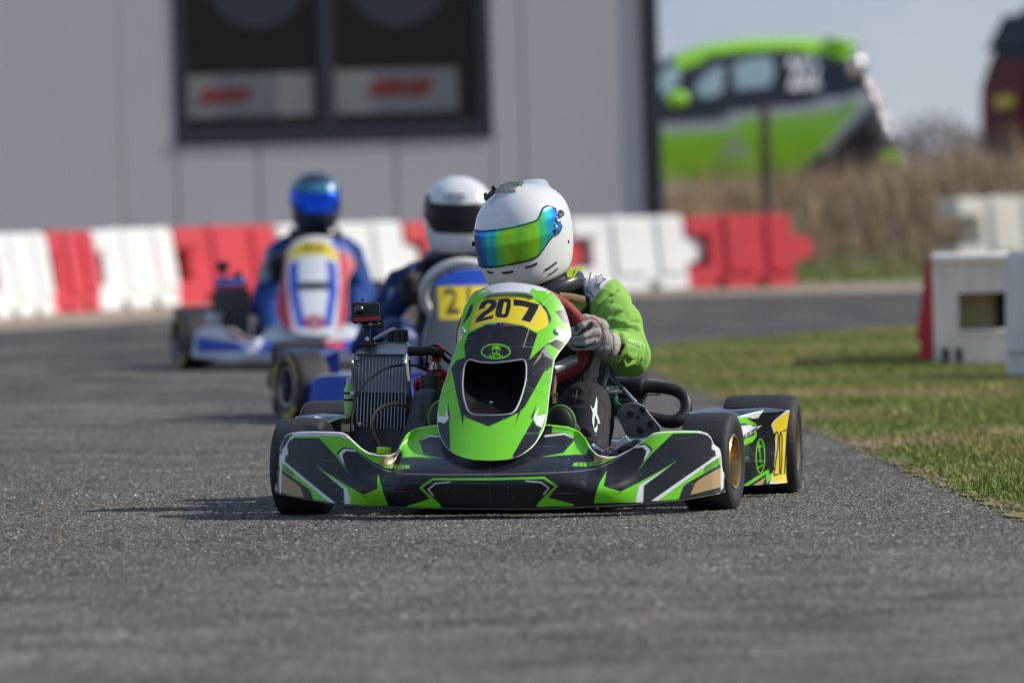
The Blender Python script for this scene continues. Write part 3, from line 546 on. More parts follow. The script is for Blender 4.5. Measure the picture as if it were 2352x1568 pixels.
# ------------------------------------------------------------------ parked cars beyond the bank
def car(name, org, yaw, prof, paintfn, label, windows, number=None, plate=None, lamps=True, wheelx=(0.62, 2.9), width=1.6, paintm=None):
    paintm = paintm or mat_paint('car_paint', .28, .8, grime=.05)
    """local x = towards the tail, y = away from the near flank, z up; prof = silhouette top line (x,z)"""
    root = empty(name, org, yaw); tag(root, label, 'car'); px = np.array([q[0] for q in prof]); pz = np.array([q[1] for q in prof]); L = px[-1]
    N = 170; x = np.linspace(px[0], L, N); top = np.interp(x, px, pz); k = np.ones(7) / 7; top = np.convolve(np.pad(top, 3, 'edge'), k, 'valid')
    sill = .24 + .16 * smooth(x, L - .55, L) + .1 * smooth(-x, -.4, 0); belt = np.minimum(.93 + .1 * smooth(x, 1.4, 3.2), top - .03)
    tail = np.sqrt(np.clip(1 - np.clip((x - (L - .42)) / .44, 0, 1) ** 2.6, 0, 1)); nose = np.sqrt(np.clip(1 - np.clip((.5 - x) / .52, 0, 1) ** 2.6, 0, 1)); inset = (1 - tail * nose) * width * .36
    rows = []; T = np.linspace(0, 1, 26)
    for i in range(N):
        s, b_, t = sill[i], belt[i], top[i]; ins = inset[i]; pts = []
        th = .30 * np.clip((t - b_) / .5, 0, 1) + .05
        ctrl = [(.06, s - .02), (.012, s + .06), (-.008, (s + b_) * .5), (.0, b_ - .1), (.02, b_), (.02 + th * .55, b_ + (t - b_) * .6), (.02 + th * .92, b_ + (t - b_) * .93), (.02 + th + .12, t), (width / 2, t + .012)]
        cy = np.array([c_[0] for c_ in ctrl]) + ins * np.array([1] * 8 + [0]); cz = np.array([c_[1] for c_ in ctrl]); q = np.linspace(0, 1, 9); yy = np.interp(T, q, cy); zz = np.interp(T, q, cz)
        half = np.stack([np.full(26, x[i]), yy, zz], -1); other = half[::-1][1:].copy(); other[:, 1] = width - other[:, 1]; rows.append(np.concatenate([half, other]))
    V = np.stack(rows); o = gridmesh('body', V, [paintm], root, angle=50); v = verts(o.data); setcol(o.data, paintfn(v[:, [0, 2]], v))
    cb_ = MB(); cb_.add([tuple(p) for p in V[-1]], [tuple(range(V.shape[1]))]); co_ = cb_.build('tail_panel', paintm, root, False); vv = verts(co_.data); setcol(co_.data, paintfn(vv[:, [0, 2]], vv)); eb = MB(); eb.box(((L) / 2, width / 2, .3), (L - .3, width - .12, .12)); eb.build('underbody', mat('car_black', (.012, .012, .014), .6), root, False)
    bv = bvh_of(o)
    def flank(pxz, off): 
        h = bv.ray_cast(Vector((pxz[0], -3, pxz[1])), Vector((0, 1, 0))); y = h[0].y if h[0] else .2; return Vector((pxz[0], y - off, pxz[1]))
    for poly, m in windows:
        mb = MB(); P = np.array(poly); c_ = P.mean(0); n = len(poly); ring = []
        for f in (1, .66, .33): ring.append([flank(c_ + (p - c_) * f, .006) for p in P])
        vs = [q for r_ in ring for q in r_] + [flank(c_, .006)]; fs = [(r_ * n + i, r_ * n + (i + 1) % n, (r_ + 1) * n + (i + 1) % n, (r_ + 1) * n + i) for r_ in range(2) for i in range(n)] + [(2 * n + i, 2 * n + (i + 1) % n, 3 * n) for i in range(n)]
        mb.add(vs, fs); mb.build('side_window', m, root, True, 80)
    if number:
        s_, (nx, nz), sz, m = number; tv, tf = text2d(s_, sz, 0, .012); mb = MB(); mb.add([flank((nx + a * .55, nz + b_ * 1.1), .012) for a, b_ in tv], tf); mb.build('race_number', m, root, False)
    for wx_ in wheelx:
        w = MB(); prof_ = [(0, .16), (.0, .25), (.02, .285), (.06, .295), (.15, .295), (.19, .28), (.2, .2), (.2, .0)]; w.lathe(prof_, Matrix.Translation((wx_, .03, .29)) @ Matrix.Rotation(R(90), 4, 'Z'), 28); wo_ = w.build('wheel', mat('tyre_far', (.015, .015, .015), .8), root)
        r_ = MB(); r_.lathe([(.02, 0), (.02, .06), (.04, .1), (.05, .16), (.01, .165)], Matrix.Translation((wx_, .03, .29)) @ Matrix.Rotation(R(90), 4, 'Z'), 24); r_.build('rim', mat('alloy', (.35, .35, .36), .35, 1), wo_)
    return root, bv, flank
CY = 76.0; s76 = F_PX / CY
def carxz(X, Y, X0, z0, yaw=0): p = at(X, Y, CY); return (p.x - X0, p.z - z0)
gx0 = at(1192, 300, CY).x; gzc = .5 + gz(4)
gz_car = at(1700, 470, CY).z
GREEN = (.33, .72, .02)
GC = lambda X, Y: carxz(X, Y, gx0, gz_car)
prof = [(-.02, .42), (.0, .62), (.12, .78), (.5, .9), (.85, .98)] + [GC(*q) for q in ((1440, 190), (1500, 152), (1550, 124), (1600, 105), (1650, 94), (1720, 87), (1800, 84), (1890, 86), (1940, 96), (1964, 116), (1992, 170), (2018, 236), (2040, 300), (2063, 345), (2071, 385))]
def paint_green(P, v):
    c_ = np.tile(np.array((.016, .018, .024)), (len(P), 1)); w = .01
    paint(c_, P, [GC(*q) for q in ((1100, 340), (1300, 335), (1530, 308), (1760, 270), (1988, 232), (1985, 245), (1830, 425), (1830, 520), (1100, 520))], GREEN, w)
    paint(c_, P, [GC(*q) for q in ((1100, 330), (1530, 290), (1760, 250), (1992, 212), (1990, 230), (1760, 272), (1530, 312), (1100, 345))], (.62, .64, .66), w)
    paint(c_, P, [GC(*q) for q in ((1990, 222), (2006, 232), (1920, 330), (1840, 430), (1815, 428), (1900, 330))], (.55, .57, .6), w)
    paint(c_, P, [GC(*q) for q in ((2030, 350), (2075, 340), (2080, 440), (2045, 420))], GREEN, w)
    paint(c_, P, [GC(*q) for q in ((1660, 330), (1700, 320), (1730, 345), (1700, 370), (1650, 360))], (.4, .55, .3), w)
    paint(c_, P, [GC(*q) for q in ((1545, 60), (1985, 60), (1978, 125), (1950, 136), (1900, 122), (1800, 113), (1700, 117), (1640, 127), (1590, 147), (1556, 168))], GREEN, w); return c_
GLZ = mat('car_glass_sky', (.3, .42, .45), .15, var=.1, coat=.5); GLD = mat('car_glass_dark', (.012, .015, .02), .08, var=.1, coat=.5); WHITEV = mat('white_vinyl', (.8, .8, .8), .5, var=.04)  # pale panes: sky seen through the car is put into their colour
gcar, gb_, gfl = car('green_hatchback', (gx0, CY, gz_car), 0, prof, paint_green, 'bright green and black hatchback race car behind the weeds', [
    ([GC(*q) for q in ((1595, 215), (1612, 178), (1645, 152), (1664, 150), (1662, 208), (1630, 226))], GLZ), ([GC(*q) for q in ((1684, 146), (1740, 130), (1776, 132), (1780, 170), (1768, 198), (1690, 206))], GLZ),
    ([GC(*q) for q in ((1500, 215), (1520, 165), (1545, 150), (1562, 158), (1560, 190), (1535, 215))], GLZ), ([GC(*q) for q in ((1800, 133), (1880, 134), (1925, 150), (1940, 200), (1890, 215), (1800, 222))], GLD)], ('202', (GC(1848, 172)[0], GC(1848, 172)[1]), .36, WHITEV))
mb = MB(); c_ = GC(1555, 228); mb.ball((c_[0], -.1, c_[1]), (.1, .07, .08), 16, 10); mb.box((c_[0] + .03, -.02, c_[1] - .03), (.06, .12, .04), None, .01); mb.build('wing_mirror', mat('green_gloss', GREEN, .3, coat=.7), gcar)
mb = MB(); c_ = GC(1935, 96); mb.ball((c_[0] + .0, .8, c_[1] + .0), (.19, .66, .06), 28, 14, Matrix.Rotation(R(10), 4, 'Y')); mb.build('roof_spoiler', MATS['green_gloss'], gcar)
for k, (X, Y) in enumerate(((1968, 158), (1990, 194), (2008, 236), (2025, 280), (2040, 314))):  # chrome balls added along the tail edge to throw sun glints
    c_ = GC(X, Y); mb = MB(); mb.ball((c_[0] - .0, .16 + .02 * k, c_[1]), ((.1, .14, .15) if k == 0 else (.07, .08, .09)), 28, 20); mb.build('glint_ball', mat('glint_chrome', (.55, .5, .5), .12, 1, var=.05, rvar=.03), gcar)
c_ = GC(1925, 432); mb = MB(); mb.lathe([(0, 0), (0, .34), (.02, .35), (.02, 0)], Matrix.Translation((c_[0], -.02, c_[1])) @ Matrix.Rotation(R(90), 4, 'Z'), 28); mb.build('wheel_arch', mat('car_black', (.012, .012, .014), .6), gcar)
# dark red car cut by the right photo edge
CY = 80.0; rx0 = at(2222, 300, CY).x; rz0 = at(2300, 440, CY).z
DR = (.11, .008, .012)
def paint_red(P, v):
    c_ = np.tile(np.array(DR), (len(P), 1)); paint(c_, P, [(-1, 1.2), (.9, 1.24), (4.5, 1.26), (4.5, 3), (-1, 3)], (.012, .014, .02), .02); paint(c_, P, [(-1, -1), (5, -1), (5, .5), (-1, .5)], (.014, .014, .015), .02); return c_
rprof = [(-.02, .42), (.0, .62), (.12, .82), (.5, 1.0), (.95, 1.1), (1.6, 1.8), (1.9, 1.88), (3.0, 1.9), (3.4, 1.86), (3.62, 1.72), (3.84, 1.34), (3.93, 1.2), (3.96, .8), (3.98, .45)]
rcar, rb_, rfl = car('dark_red_hatchback', (rx0 + 3.98 * math.cos(R(20)), CY + 3.98 * math.sin(R(20)) , rz0), R(200), rprof, paint_red, 'dark red car with a yellow plate cut by the right photo edge', [], None, paintm=mat_paint('dull_car_paint', .6, 0, grime=.05))
mb = MB(); mb.box((3.99, .95, .86), (.02, .46, .12), None, .004); mb.build('number_plate', mat('yellow_plate', (.75, .5, .03), .45), rcar)
mb = MB(); mb.box((3.76, .8, 1.52), (.02, 1.15, .4), Matrix.Rotation(R(-30), 4, 'Y'), .008); mb.build('rear_window', mat('dull_dark_glass', (.012, .013, .016), .5, spec=.15), rcar)
# ------------------------------------------------------------------ racing karts
class KFrame(Frame):
    def __init__(s, origin, yaw):
        s.o = Vector(origin); s.yaw = yaw
        s.M = Matrix.Translation(s.o) @ Matrix.Rotation(SLOPE, 4, 'Y') @ Matrix.Rotation(yaw, 4, 'Z'); s.I = s.M.inverted(); s.cam = s.I @ Vector(CAM)
K1 = KFrame(gnd(1168, 1178), R(-6.5))
def kroot(name, fr): o = bpy.data.objects.new(name, None); C.objects.link(o); o.matrix_world = fr.M; return o
c1 = lambda x, y: (617.4 + .3749 * x, 617.4 + .3749 * y)
c2 = lambda x, y: (1205 + .3 * x, 793.8 + .3 * y)
c3 = lambda x, y: (617.4 + .16876 * x, 940.8 + .16876 * y)
c4 = lambda x, y: (1617 + .2063 * x, 882 + .2063 * y)
c5 = lambda x, y: (793.9 + .20245 * x, 752.7 + .20245 * y)
c6 = lambda x, y: (1029 + .3188 * x, 382.2 + .3188 * y)
c7 = lambda x, y: (1293.6 + .15 * x, 617.4 + .15 * y)
def PK(cf, x, y, yl): return K1.K(*cf(x, y), yl)
GRN = (.165, .61, .016); BLK = (.009, .0095, .0135); WHT = (.74, .74, .76); YEL = (.83, .62, .025); TAN = (.4, .275, .115); GRY = (.3, .3, .3)
DECAL = mat_paint('kart_bodywork', .26, .25, bump=.1, bscale=7, grime=.06, chips=.55)
RUB = mat('tyre_rubber', (.02, .0195, .0195), .62, var=.35, vscale=10, bump=.25, bscale=90, stretch=(.25, 1, 1), rvar=.15); SIDEW = mat('tyre_sidewall', (.016, .016, .017), .5, var=.25, vscale=14, rvar=.1)
GOLD = mat('gold_rim', (.52, .33, .13), .33, 1.0, var=.1, vscale=20); SILV = mat('silver_metal', (.62, .62, .63), .3, 1.0, var=.12, vscale=25); DKM = mat('dark_metal', (.035, .036, .04), .45, .6, var=.2)
BPL = mat('black_plastic', (.018, .018, .019), .45, var=.25, vscale=20); BRB = mat('black_rubber', (.012, .012, .013), .6, var=.2); WPLA = mat('white_edge_plastic', (.66, .65, .62), .4, var=.06); REDA = mat('red_anodised', (.36, .012, .02), .35, .5, var=.12); SEATM = mat('seat_shell', (.03, .03, .032), .5, var=.2); FRAMEM = mat('frame_tube', (.05, .06, .055), .35, .4, var=.15)
EXH = mat('black_exhaust', (.02, .02, .021), .48, .3, var=.3, vscale=14); CLEARP = mat('clear_hose', (.2, .15, .08), .25, var=.15)
# ---- front bumper shape
TOP_PX = [(632, 1075), (632.5, 1048), (634, 1036), (642, 1029), (646, 1019), (655, 1004), (667, 998), (688, 995), (720, 994.5), (750, 995), (782, 996), (795, 1001), (812, 1017), (828, 1032), (846, 1043), (868, 1048.5), (896, 1048), (910, 1042), (919, 1024), (930, 1003), (944, 991), (966, 984), (1003, 979), (1060, 978), (1128, 978), (1200, 977), (1256, 978), (1304, 983), (1331, 995), (1346, 1013), (1357, 1034), (1372, 1048), (1395, 1052.5), (1414, 1051.5), (1446, 1036), (1475, 1015), (1500, 998), (1520, 994.5), (1565, 992.5), (1606, 993), (1624, 999), (1633, 1009), (1639, 1024), (1650, 1034), (1655, 1050), (1656.5, 1075)]
BOT_PX = [(632, 1129), (640, 1131.5), (700, 1142.5), (767, 1154), (880, 1161), (1000, 1164.5), (1127, 1166), (1250, 1166), (1415, 1158), (1500, 1152), (1565, 1145), (1652, 1130), (1656.5, 1128)]
yplan = lambda x: -.45 + .25 * (np.abs(x) / .575) ** 2.2
topback = lambda x: .05 + .16 * (1 - smooth(np.abs(x), .2, .29)) - .022 * smooth(np.abs(x), .33, .45)
def conv(px, back):
    out = []
    for X, Y in px:
        x = 0.0
        for _ in range(5):
            q = K1.K(X, Y, float(yplan(x) + (topback(x) if back else 0))); x = q.x
        out.append((q.x, q.z))
    return np.array(out)
TOPL = conv(TOP_PX, True); BOTL = conv(BOT_PX, False)
BX0 = min(TOPL[0, 0], BOTL[0, 0]); BX1 = max(TOPL[-1, 0], BOTL[-1, 0])
def bumper_grid(nu, nv, clear=.0):
    u = np.linspace(-1, 1, nu); x = np.where(u < 0, -u * BX0, u * BX1); x = np.sign(x) * np.abs(x)
    zt = np.interp(x, TOPL[:, 0], TOPL[:, 1]); zb = np.interp(x, BOTL[:, 0], BOTL[:, 1]) + clear
    kk = max(1, nu // 260); ker = np.ones(2 * kk + 1) / (2 * kk + 1); zt2 = np.convolve(np.pad(zt, kk, 'edge'), ker, 'valid'); edgew = smooth(np.abs(u), .9, .96); zt = zt2 * (1 - edgew) + zt * edgew
    rows = []
    def P(t):
        z = zb + (zt - zb) * t; back = topback(x); pw = smooth(np.abs(x), .3, .42); y = yplan(x) + back * ((1 - pw) * smooth(t, .3, 1.0) ** 1.15 + pw * t) - .016 * np.sin(np.pi * np.clip(t / .62, 0, 1)) * (1 - pw)
        endr = .035 * smooth(np.abs(u), .955, 1.0) ** 2; return np.stack([x, y + endr, z], -1)
    base = P(0.0); b2 = base + np.array([0, .045, .0]); b1 = base + np.array([0, .012, -.005]); rows += [b2 + np.array([0, 0, .02]), b2, b1]
    for t in np.linspace(0, 1, nv): rows.append(P(t))
    tp = rows[-1]
    for dy, dz in ((.006, .0035), (.013, .0045), (.02, .002), (.023, -.006), (.022, -.03)): rows.append(tp + np.array([0, dy, dz]))
    V = np.stack(rows); ends = []
    for s, col in ((0, V[:, 0]), (1, V[:, -1])):
        sg = -1 if s == 0 else 1; e = [col + np.array([sg * .004, .006, 0]), col + np.array([sg * .004, .016, 0]), col + np.array([-sg * .004, .045, 0])]; ends.append(np.stack(e[::-1] if s == 0 else e, 1))
    return np.concatenate([ends[0], V, ends[1]], 1)
def poly_on(bvh, pts, yf): return [K1.hit(bvh, X, Y, yf)[0] for X, Y in pts]
def livery(o, layers, bvh, yf, base, ax=(0, 2), mirror=False, w=.0018):
    v = verts(o.data); P = v[:, list(ax)]; col = np.tile(np.array(base), (len(v), 1))
    for L in layers:
        pts = np.array([[q[ax[0]], q[ax[1]]] for q in poly_on(bvh, L[1], yf)])
        for sgn in ((1, -1) if (mirror and not (len(L) > 3 and L[3] == 'one')) else (1,)):
            q = pts * np.array([sgn, 1.0])
            if L[0] == 'poly': paint(col, P, q, L[2], w)
            else: paint_line(col, P, q, L[0], L[2], w)
    return col
def letters_on(bvh, fr, s, place, m, parent, yf, size, shear=0, bold=0, off=.0012, spacing=1.0, name='lettering'):
    tv, tf = text2d(s, size, shear, bold, spacing=spacing); mb = MB(); vs = []
    for a, b_ in tv:
        X, Y = place(a, b_); h, n_ = fr.hit(bvh, X, Y, yf); vs.append(h + n_ * off)
    mb.add(vs, tf); return mb.build(name, m, parent, False, fix=False)
def bumper(root, hi, paintfn, mname='front_bumper'):
    V = bumper_grid(640 if hi else 190, 110 if hi else 36); o = gridmesh(mname, V, [DECAL], root, angle=70); bv = bvh_of(o); setcol(o.data, paintfn(o, bv)); return o, bv
# ---- front panel shape (rows from bottom to top, in photo px of kart 1)
PL = [(1055, 1128), (1054.5, 1105), (1053, 1093), (1048, 1069), (1040, 1048), (1030, 1033), (1018, 1022), (1007, 1015), (990, 1007), (970, 1003), (947, 1003.5), (920, 1008), (895, 1014), (868, 1024), (842, 1033), (815, 1043), (794, 1051), (782, 1053), (771, 1052), (755, 1055), (737, 1061), (715, 1065), (700, 1071), (689, 1078), (677, 1088), (666, 1105), (660, 1116), (655, 1131), (651, 1150), (649, 1170)]
PR = [(1055, 1140), (1054.5, 1160), (1053, 1172), (1048, 1190), (1040, 1206), (1030, 1219), (1018, 1230), (1007, 1237), (990, 1246), (970, 1252), (947, 1255.5), (920, 1258), (895, 1261), (868, 1265), (842, 1268.5), (827, 1271), (815, 1278), (801, 1288), (785, 1300), (773, 1306), (760, 1305), (745, 1302), (725, 1297), (707, 1291), (690, 1282), (677, 1272), (666, 1256), (660, 1243), (655, 1222), (651, 1200), (649, 1180)]
_py = lambda Y: -.43 + .45 * (1055 - Y) / 406.0 + .02 * math.sin(math.pi * (1055 - Y) / 406.0)
def panel_grid(nr, nc):
    Ys = 1055 - 406 * (.5 - .5 * np.cos(np.pi * (np.linspace(0, 1, nr) ** 1.0))) * .35 - 406 * .65 * np.linspace(0, 1, nr)
    l = np.interp(Ys, [a for a, _ in PL][::-1], [b for _, b in PL][::-1]); r = np.interp(Ys, [a for a, _ in PR][::-1], [b for _, b in PR][::-1]); V = np.zeros((nr, nc, 3))
    for i in range(nr):
        y0 = _py(Ys[i]); a = K1.K(l[i], Ys[i], y0 + .05); b_ = K1.K(r[i], Ys[i], y0 + .05)
        s = np.linspace(-1, 1, nc); s = np.sin(s * np.pi / 2) * .5 + s * .5; x = a.x + (b_.x - a.x) * (s + 1) / 2; xc = PXC; y = y0 + 2.9 * (x - xc) ** 2 + 8 * np.abs(x - xc) ** 4
        # convex lip above the scoop, as on the photo
        V[i] = np.stack([x, y, np.full(nc, (a.z + b_.z) / 2)], -1)
    return V
PXC = K1.K(1140, 850, -.2).x
SCOOP = [c1(*q) for q in ((1240, 557), (1300, 572), (1390, 575), (1480, 565), (1545, 556), (1566, 562), (1575, 585), (1577, 630), (1573, 685), (1560, 740), (1543, 795), (1525, 838), (1508, 868), (1488, 884), (1460, 892), (1365, 897), (1270, 893), (1240, 886), (1218, 865), (1205, 830), (1194, 790), (1188, 740), (1187, 690), (1190, 645), (1198, 600), (1210, 572), (1224, 560))]
def panel(root, hi, paintfn, scoop=True, tf=None, hook=None):
    V = panel_grid(300 if hi else 60, 230 if hi else 40)
    if tf is not None: V = tf(V)
    keep = None
    if scoop:
        hole3 = [K1.K(X, Y, -.3) for X, Y in SCOOP]; tmp = gridmesh('t', V, []); bvt = bvh_of(tmp); rimp = [K1.hit(bvt, X, Y, -.3)[0] for X, Y in SCOOP]; me_ = tmp.data; bpy.data.objects.remove(tmp); bpy.data.meshes.remove(me_)
        q = np.array([[p.x, p.z] for p in rimp]); cen = (V[:-1, :-1] + V[1:, 1:]) / 2; keep = sdpoly(cen.reshape(-1, 3)[:, [0, 2]], q) > -.0012
    o = gridmesh('front_panel', V, [DECAL], root, keep=keep, angle=70); bv = bvh_of(o); setcol(o.data, paintfn(o, bv))
    rim = [Vector(p) for p in list(V[0]) + list(V[1:, -1]) + list(V[-1][::-1][1:]) + list(V[1:-1, 0][::-1])][::3]
    mb = MB(); mb.tube([p + Vector((0, .004, 0)) for p in rim], .002, 8, closed=True); mb.build('panel_edge', WPLA, o)
    # closed back of the moulding
    Bk = V[::6, ::6].copy(); Bk[..., 1] += .012
    if not scoop: gridmesh('panel_back', Bk, [BPL], o, angle=70)
    if scoop:
        cen = sum((p for p in rimp), Vector()) / len(rimp); mb = MB(); mb.tube([p + Vector((0, -.0005, 0)) for p in rimp], .0025, 8, closed=True, sub=3); mb.build('scoop_rim', mat('scoop_edge', (.36, .36, .37), .4, .3), o)
        fine, _ = spline(rimp, 0, 3, True); rings = []
        for dy, sc_, dz in ((.001, 1.0, 0), (.03, .99, .004), (.09, .93, .03), (.15, .82, .055), (.17, .6, .07)): rings.append([cen + Vector(((p.x - cen.x) * sc_, (p.y - cen.y) * (1 - dy * 4) + dy, (p.z - cen.z) * sc_ + dz)) for p in fine])
        mb = MB(); mb.loft(rings, cap=False); mb.add(rings[-1], [tuple(range(len(fine)))]); sc = mb.build('scoop', mat('scoop_black', (.012, .012, .013), .3, var=.3, vscale=20), o)
        p = K1.hit(bvh_of(sc), *c1(1362, 817), -.2)[0]; mb = MB(); mb.ball(p, (.006, .004, .004), 10, 6); mb.build('scoop_screw', SILV, o)
    if hook: hook(o, bv)
    return o, bv
# ---- wheels
def wheel(root, x, y, r, w, steer, outer, hi=True, rimm=GOLD, stripe=None):
    """axle along local x, outer = +1 / -1 the side that shows the dish"""
    M = Matrix.Translation((x, y, r)) @ Matrix.Rotation(steer, 4, 'Z') @ (Matrix.Rotation(math.pi, 4, 'Z') if outer < 0 else Matrix.Identity(4)); n = 56 if hi else 32; h = w / 2; rr = .070
    hub = MB(); hub.lathe([(-h * .9, 0), (-h * .9, .022), (h * .35, .024), (h * .45, .018), (h * .45, 0)], M, 18); o = hub.build('wheel', DKM, root)
    t = MB(); prof = [(h * .78, rr - .006), (h * .86, rr + .001), (h * .93, rr + .012), (h * .995, rr + (r - rr) * .45), (h * 1.0, rr + (r - rr) * .62), (h * .975, r * .9), (h * .93, r * .947), (h * .86, r * .975), (h * .76, r * .99), (h * .4, r * .999), (0, r), (-h * .4, r * .999), (-h * .76, r * .99), (-h * .86, r * .975), (-h * .93, r * .947), (-h * .975, r * .9), (-h, rr + (r - rr) * .62), (-h * .93, rr + .012), (-h * .86, rr), (-h * .78, rr - .006)]
    t.mi(1).lathe(prof[:7], M, n); t.mi(0).lathe(prof[6:15], M, n); t.mi(1).lathe(prof[14:], M, n)
    ty = t.build('tyre', [RUB, SIDEW], o, True, 60, fix=False)
    if stripe:
        for a0 in (0.25, 2.35, 4.4):
            s = MB(); ring = []
            for k in range(15):
                a = a0 + k * .085; ring.append([M @ Vector((h * 1.004, q * math.cos(a), q * math.sin(a))) for q in (r * .77, r * .9)])
            vs = [p for q in ring for p in q]; s.add(vs, [(2 * k, 2 * k + 1, 2 * k + 3, 2 * k + 2) for k in range(14)])
            s.build('tyre_lettering', stripe, o, False)
    g = MB(); g.lathe([(h * .9, rr + .004), (h * .95, rr + .001), (h * .93, rr - .006), (h * .7, rr - .010), (h * .2, rr - .014), (h * .05, rr - .03), (h * .05, .03), (h * .3, .026), (h * .32, .0)][::-1] + [(h * .72, rr - .004), (-h * .78, rr - .004), (-h * .92, rr + .004), (-h * .93, rr - .006), (-h * .3, rr - .016), (-h * .02, rr - .034), (-h * .02, .03), (-h * .02, 0)], M, n)
    for k in range(3):
        a = k * 2.094 + .5; p0 = M @ Vector((h * .28, .02 * math.cos(a), .02 * math.sin(a))); p1 = M @ Vector((h * .3, (rr - .012) * math.cos(a), (rr - .012) * math.sin(a))); g.tube([p0, p1], [.012, .009], 8)
    g.build('rim', rimm, o, True, 40); return o
# ---- side pods
def pod_grid(nu, nv, side):
    s = np.linspace(0, 1, nu); t = np.linspace(0, 1, nv); y = .19 + .655 * s
    xo = .55 + .05 * s + .085 * smooth(s, .74, 1.0); fl = smooth(s, .7, .82); zb = .032 + .008 * s; ztop = .222 + .004 * s + .012 * fl
    V = np.zeros((nv, nu, 3))
    for j, tt in enumerate(t):
        if tt < .7:
            q = tt / .7; x = xo - .05 * (1 - smooth(q, 0, .45)) * (1 - .8 * fl) - .014 * smooth(q, .6, 1) * (1 - fl) - .012 * np.sin(np.pi * q) * fl; z = zb + (ztop - zb) * q
        else:
            q = (tt - .7) / .3; x = xo - .014 * (1 - fl) - .085 * q; z = ztop + .03 * np.sin(q * np.pi / 2) * (1 - .7 * fl)
        V[j] = np.stack([side * x, y, z], -1)
    f = V[:, :1].copy(); f[..., 1] += .004; f[..., 0] -= side * .012; f2 = f.copy(); f2[..., 1] += .0; f2[..., 0] = side * (.47)
    b = V[:, -1:].copy(); b[..., 1] += .012; b[..., 0] -= side * .006; b2 = b.copy(); b2[..., 0] = side * .52; b2[..., 1] += .01
    return np.concatenate([f2, f, V, b, b2], 1)
def sidepod(root, side, hi, paintfn):
    o = gridmesh('side_pod', pod_grid(260 if hi else 60, 150 if hi else 40, side), [DECAL], root, flip=(side < 0), angle=60); setcol(o.data, paintfn(o, side)); return o
# ---- shared running gear
def chassis(root, steer, steer_col=REDA, hi=True, wheel_roll=0.0):
    f = MB()
    for s in (-1, 1):
        f.tube([(s * .30, -.12, .06), (s * .33, .1, .06), (s * .3, .5, .06), (s * .3, 1.0, .06), (s * .28, 1.12, .06)], .015, 10, sub=4)
        f.tube([(s * .33, .0, .075), (s * .44, .0, .125)], .016, 8); f.tube([(s * .3, .25, .07), (s * .54, .3, .11), (s * .56, .75, .11), (s * .3, .8, .07)], .01, 8, sub=5)
    f.tube([(-.3, -.12, .06), (.3, -.12, .06)], .014, 10); f.tube([(-.31, .45, .06), (.31, .45, .06)], .014, 10); f.tube([(-.3, 1.08, .06), (.3, 1.08, .06)], .014, 10)
    f.build('chassis_frame', FRAMEM, root)
    t = MB(); t.box((0, .15, .05), (.56, .62, .006)); t.build('floor_tray', DKM, root)
    a = MB(); a.tube([(-.6, 1.05, .138), (.6, 1.05, .138)], .02, 14); a.build('rear_axle', SILV, root)
    for s in (-1, 1):
        tr = MB(); tr.tube([(s * .04, .1, .12), (s * .40, .06, .13)], .007, 8); tr.ball((s * .4, .06, .13), .012); tr.build('tie_rod', SILV, root)
        sp = MB(); sp.tube([(s * .45, 0, .09), (s * .45, 0, .17)], .013, 10); sp.tube([(s * .45, 0, .13), (s * .53, 0, .13)], .0085, 8); sp.build('spindle', SILV, root)
    st = MB(); st.loft([[(x * k, y, z) for x, y, z in q] for k, q in ((1, [(-.17, .55, .10), (-.1, .5, .08), (.1, .5, .08), (.17, .55, .10)]), (1, [(-.19, .7, .09), (-.1, .7, .06), (.1, .7, .06), (.19, .7, .09)]), (1, [(-.2, .85, .2), (-.12, .92, .12), (.12, .92, .12), (.2, .85, .2)]), (1, [(-.19, .92, .42), (-.1, 1.0, .42), (.1, 1.0, .42), (.19, .92, .42)]), (1, [(-.13, .97, .52), (-.07, 1.02, .54), (.07, 1.02, .54), (.13, .97, .52)]))], cap=False, closed=False); st.build('seat', SEATM, root, True, 80)
    return None
def steering(root, cen, rad, tilt, rimm, roll=0.0):
    n_ = Vector((0, math.cos(tilt), math.sin(tilt))); up = Vector((0, -math.sin(tilt), math.cos(tilt))); rt = Vector((1, 0, 0)); cen = Vector(cen); pts = []
    for k in range(48):
        a = 2 * math.pi * k / 48; q = rad * (1 - .1 * smooth(-math.sin(a), .5, 1)); pts.append(cen + rt * math.cos(a) * q * 1.02 + up * math.sin(a) * q)
    mb = MB(); mb.tube(pts, .0185, 14, closed=True); o = mb.build('steering_wheel', rimm, root)
    sp = MB()
    for a in (R(90) + roll, R(210) + roll, R(330) + roll): sp.tube([cen - n_ * .02, cen + (rt * math.cos(a) + up * math.sin(a)) * rad], [.018, .012], 8, flat=.35)
    sp.lathe([(-.03, 0), (-.03, .03), (.0, .034), (0, 0)], Matrix.Translation(cen) @ n_.to_track_quat('X', 'Z').to_matrix().to_4x4(), 20); sp.build('spoke', DKM, o)
    c_ = MB(); c_.tube([cen - n_ * .02, Vector((0, .06, .1))], .011, 12); c_.build('steering_column', SILV, root); return pts
def exhaust_generic(root):
    m = MB(); m.lathe([(-.2, 0), (-.2, .05), (-.185, .058), (.185, .058), (.2, .05), (.2, 0)], Matrix.Translation((.15, 1.0, .33)), 24); m.build('muffler', EXH, root)
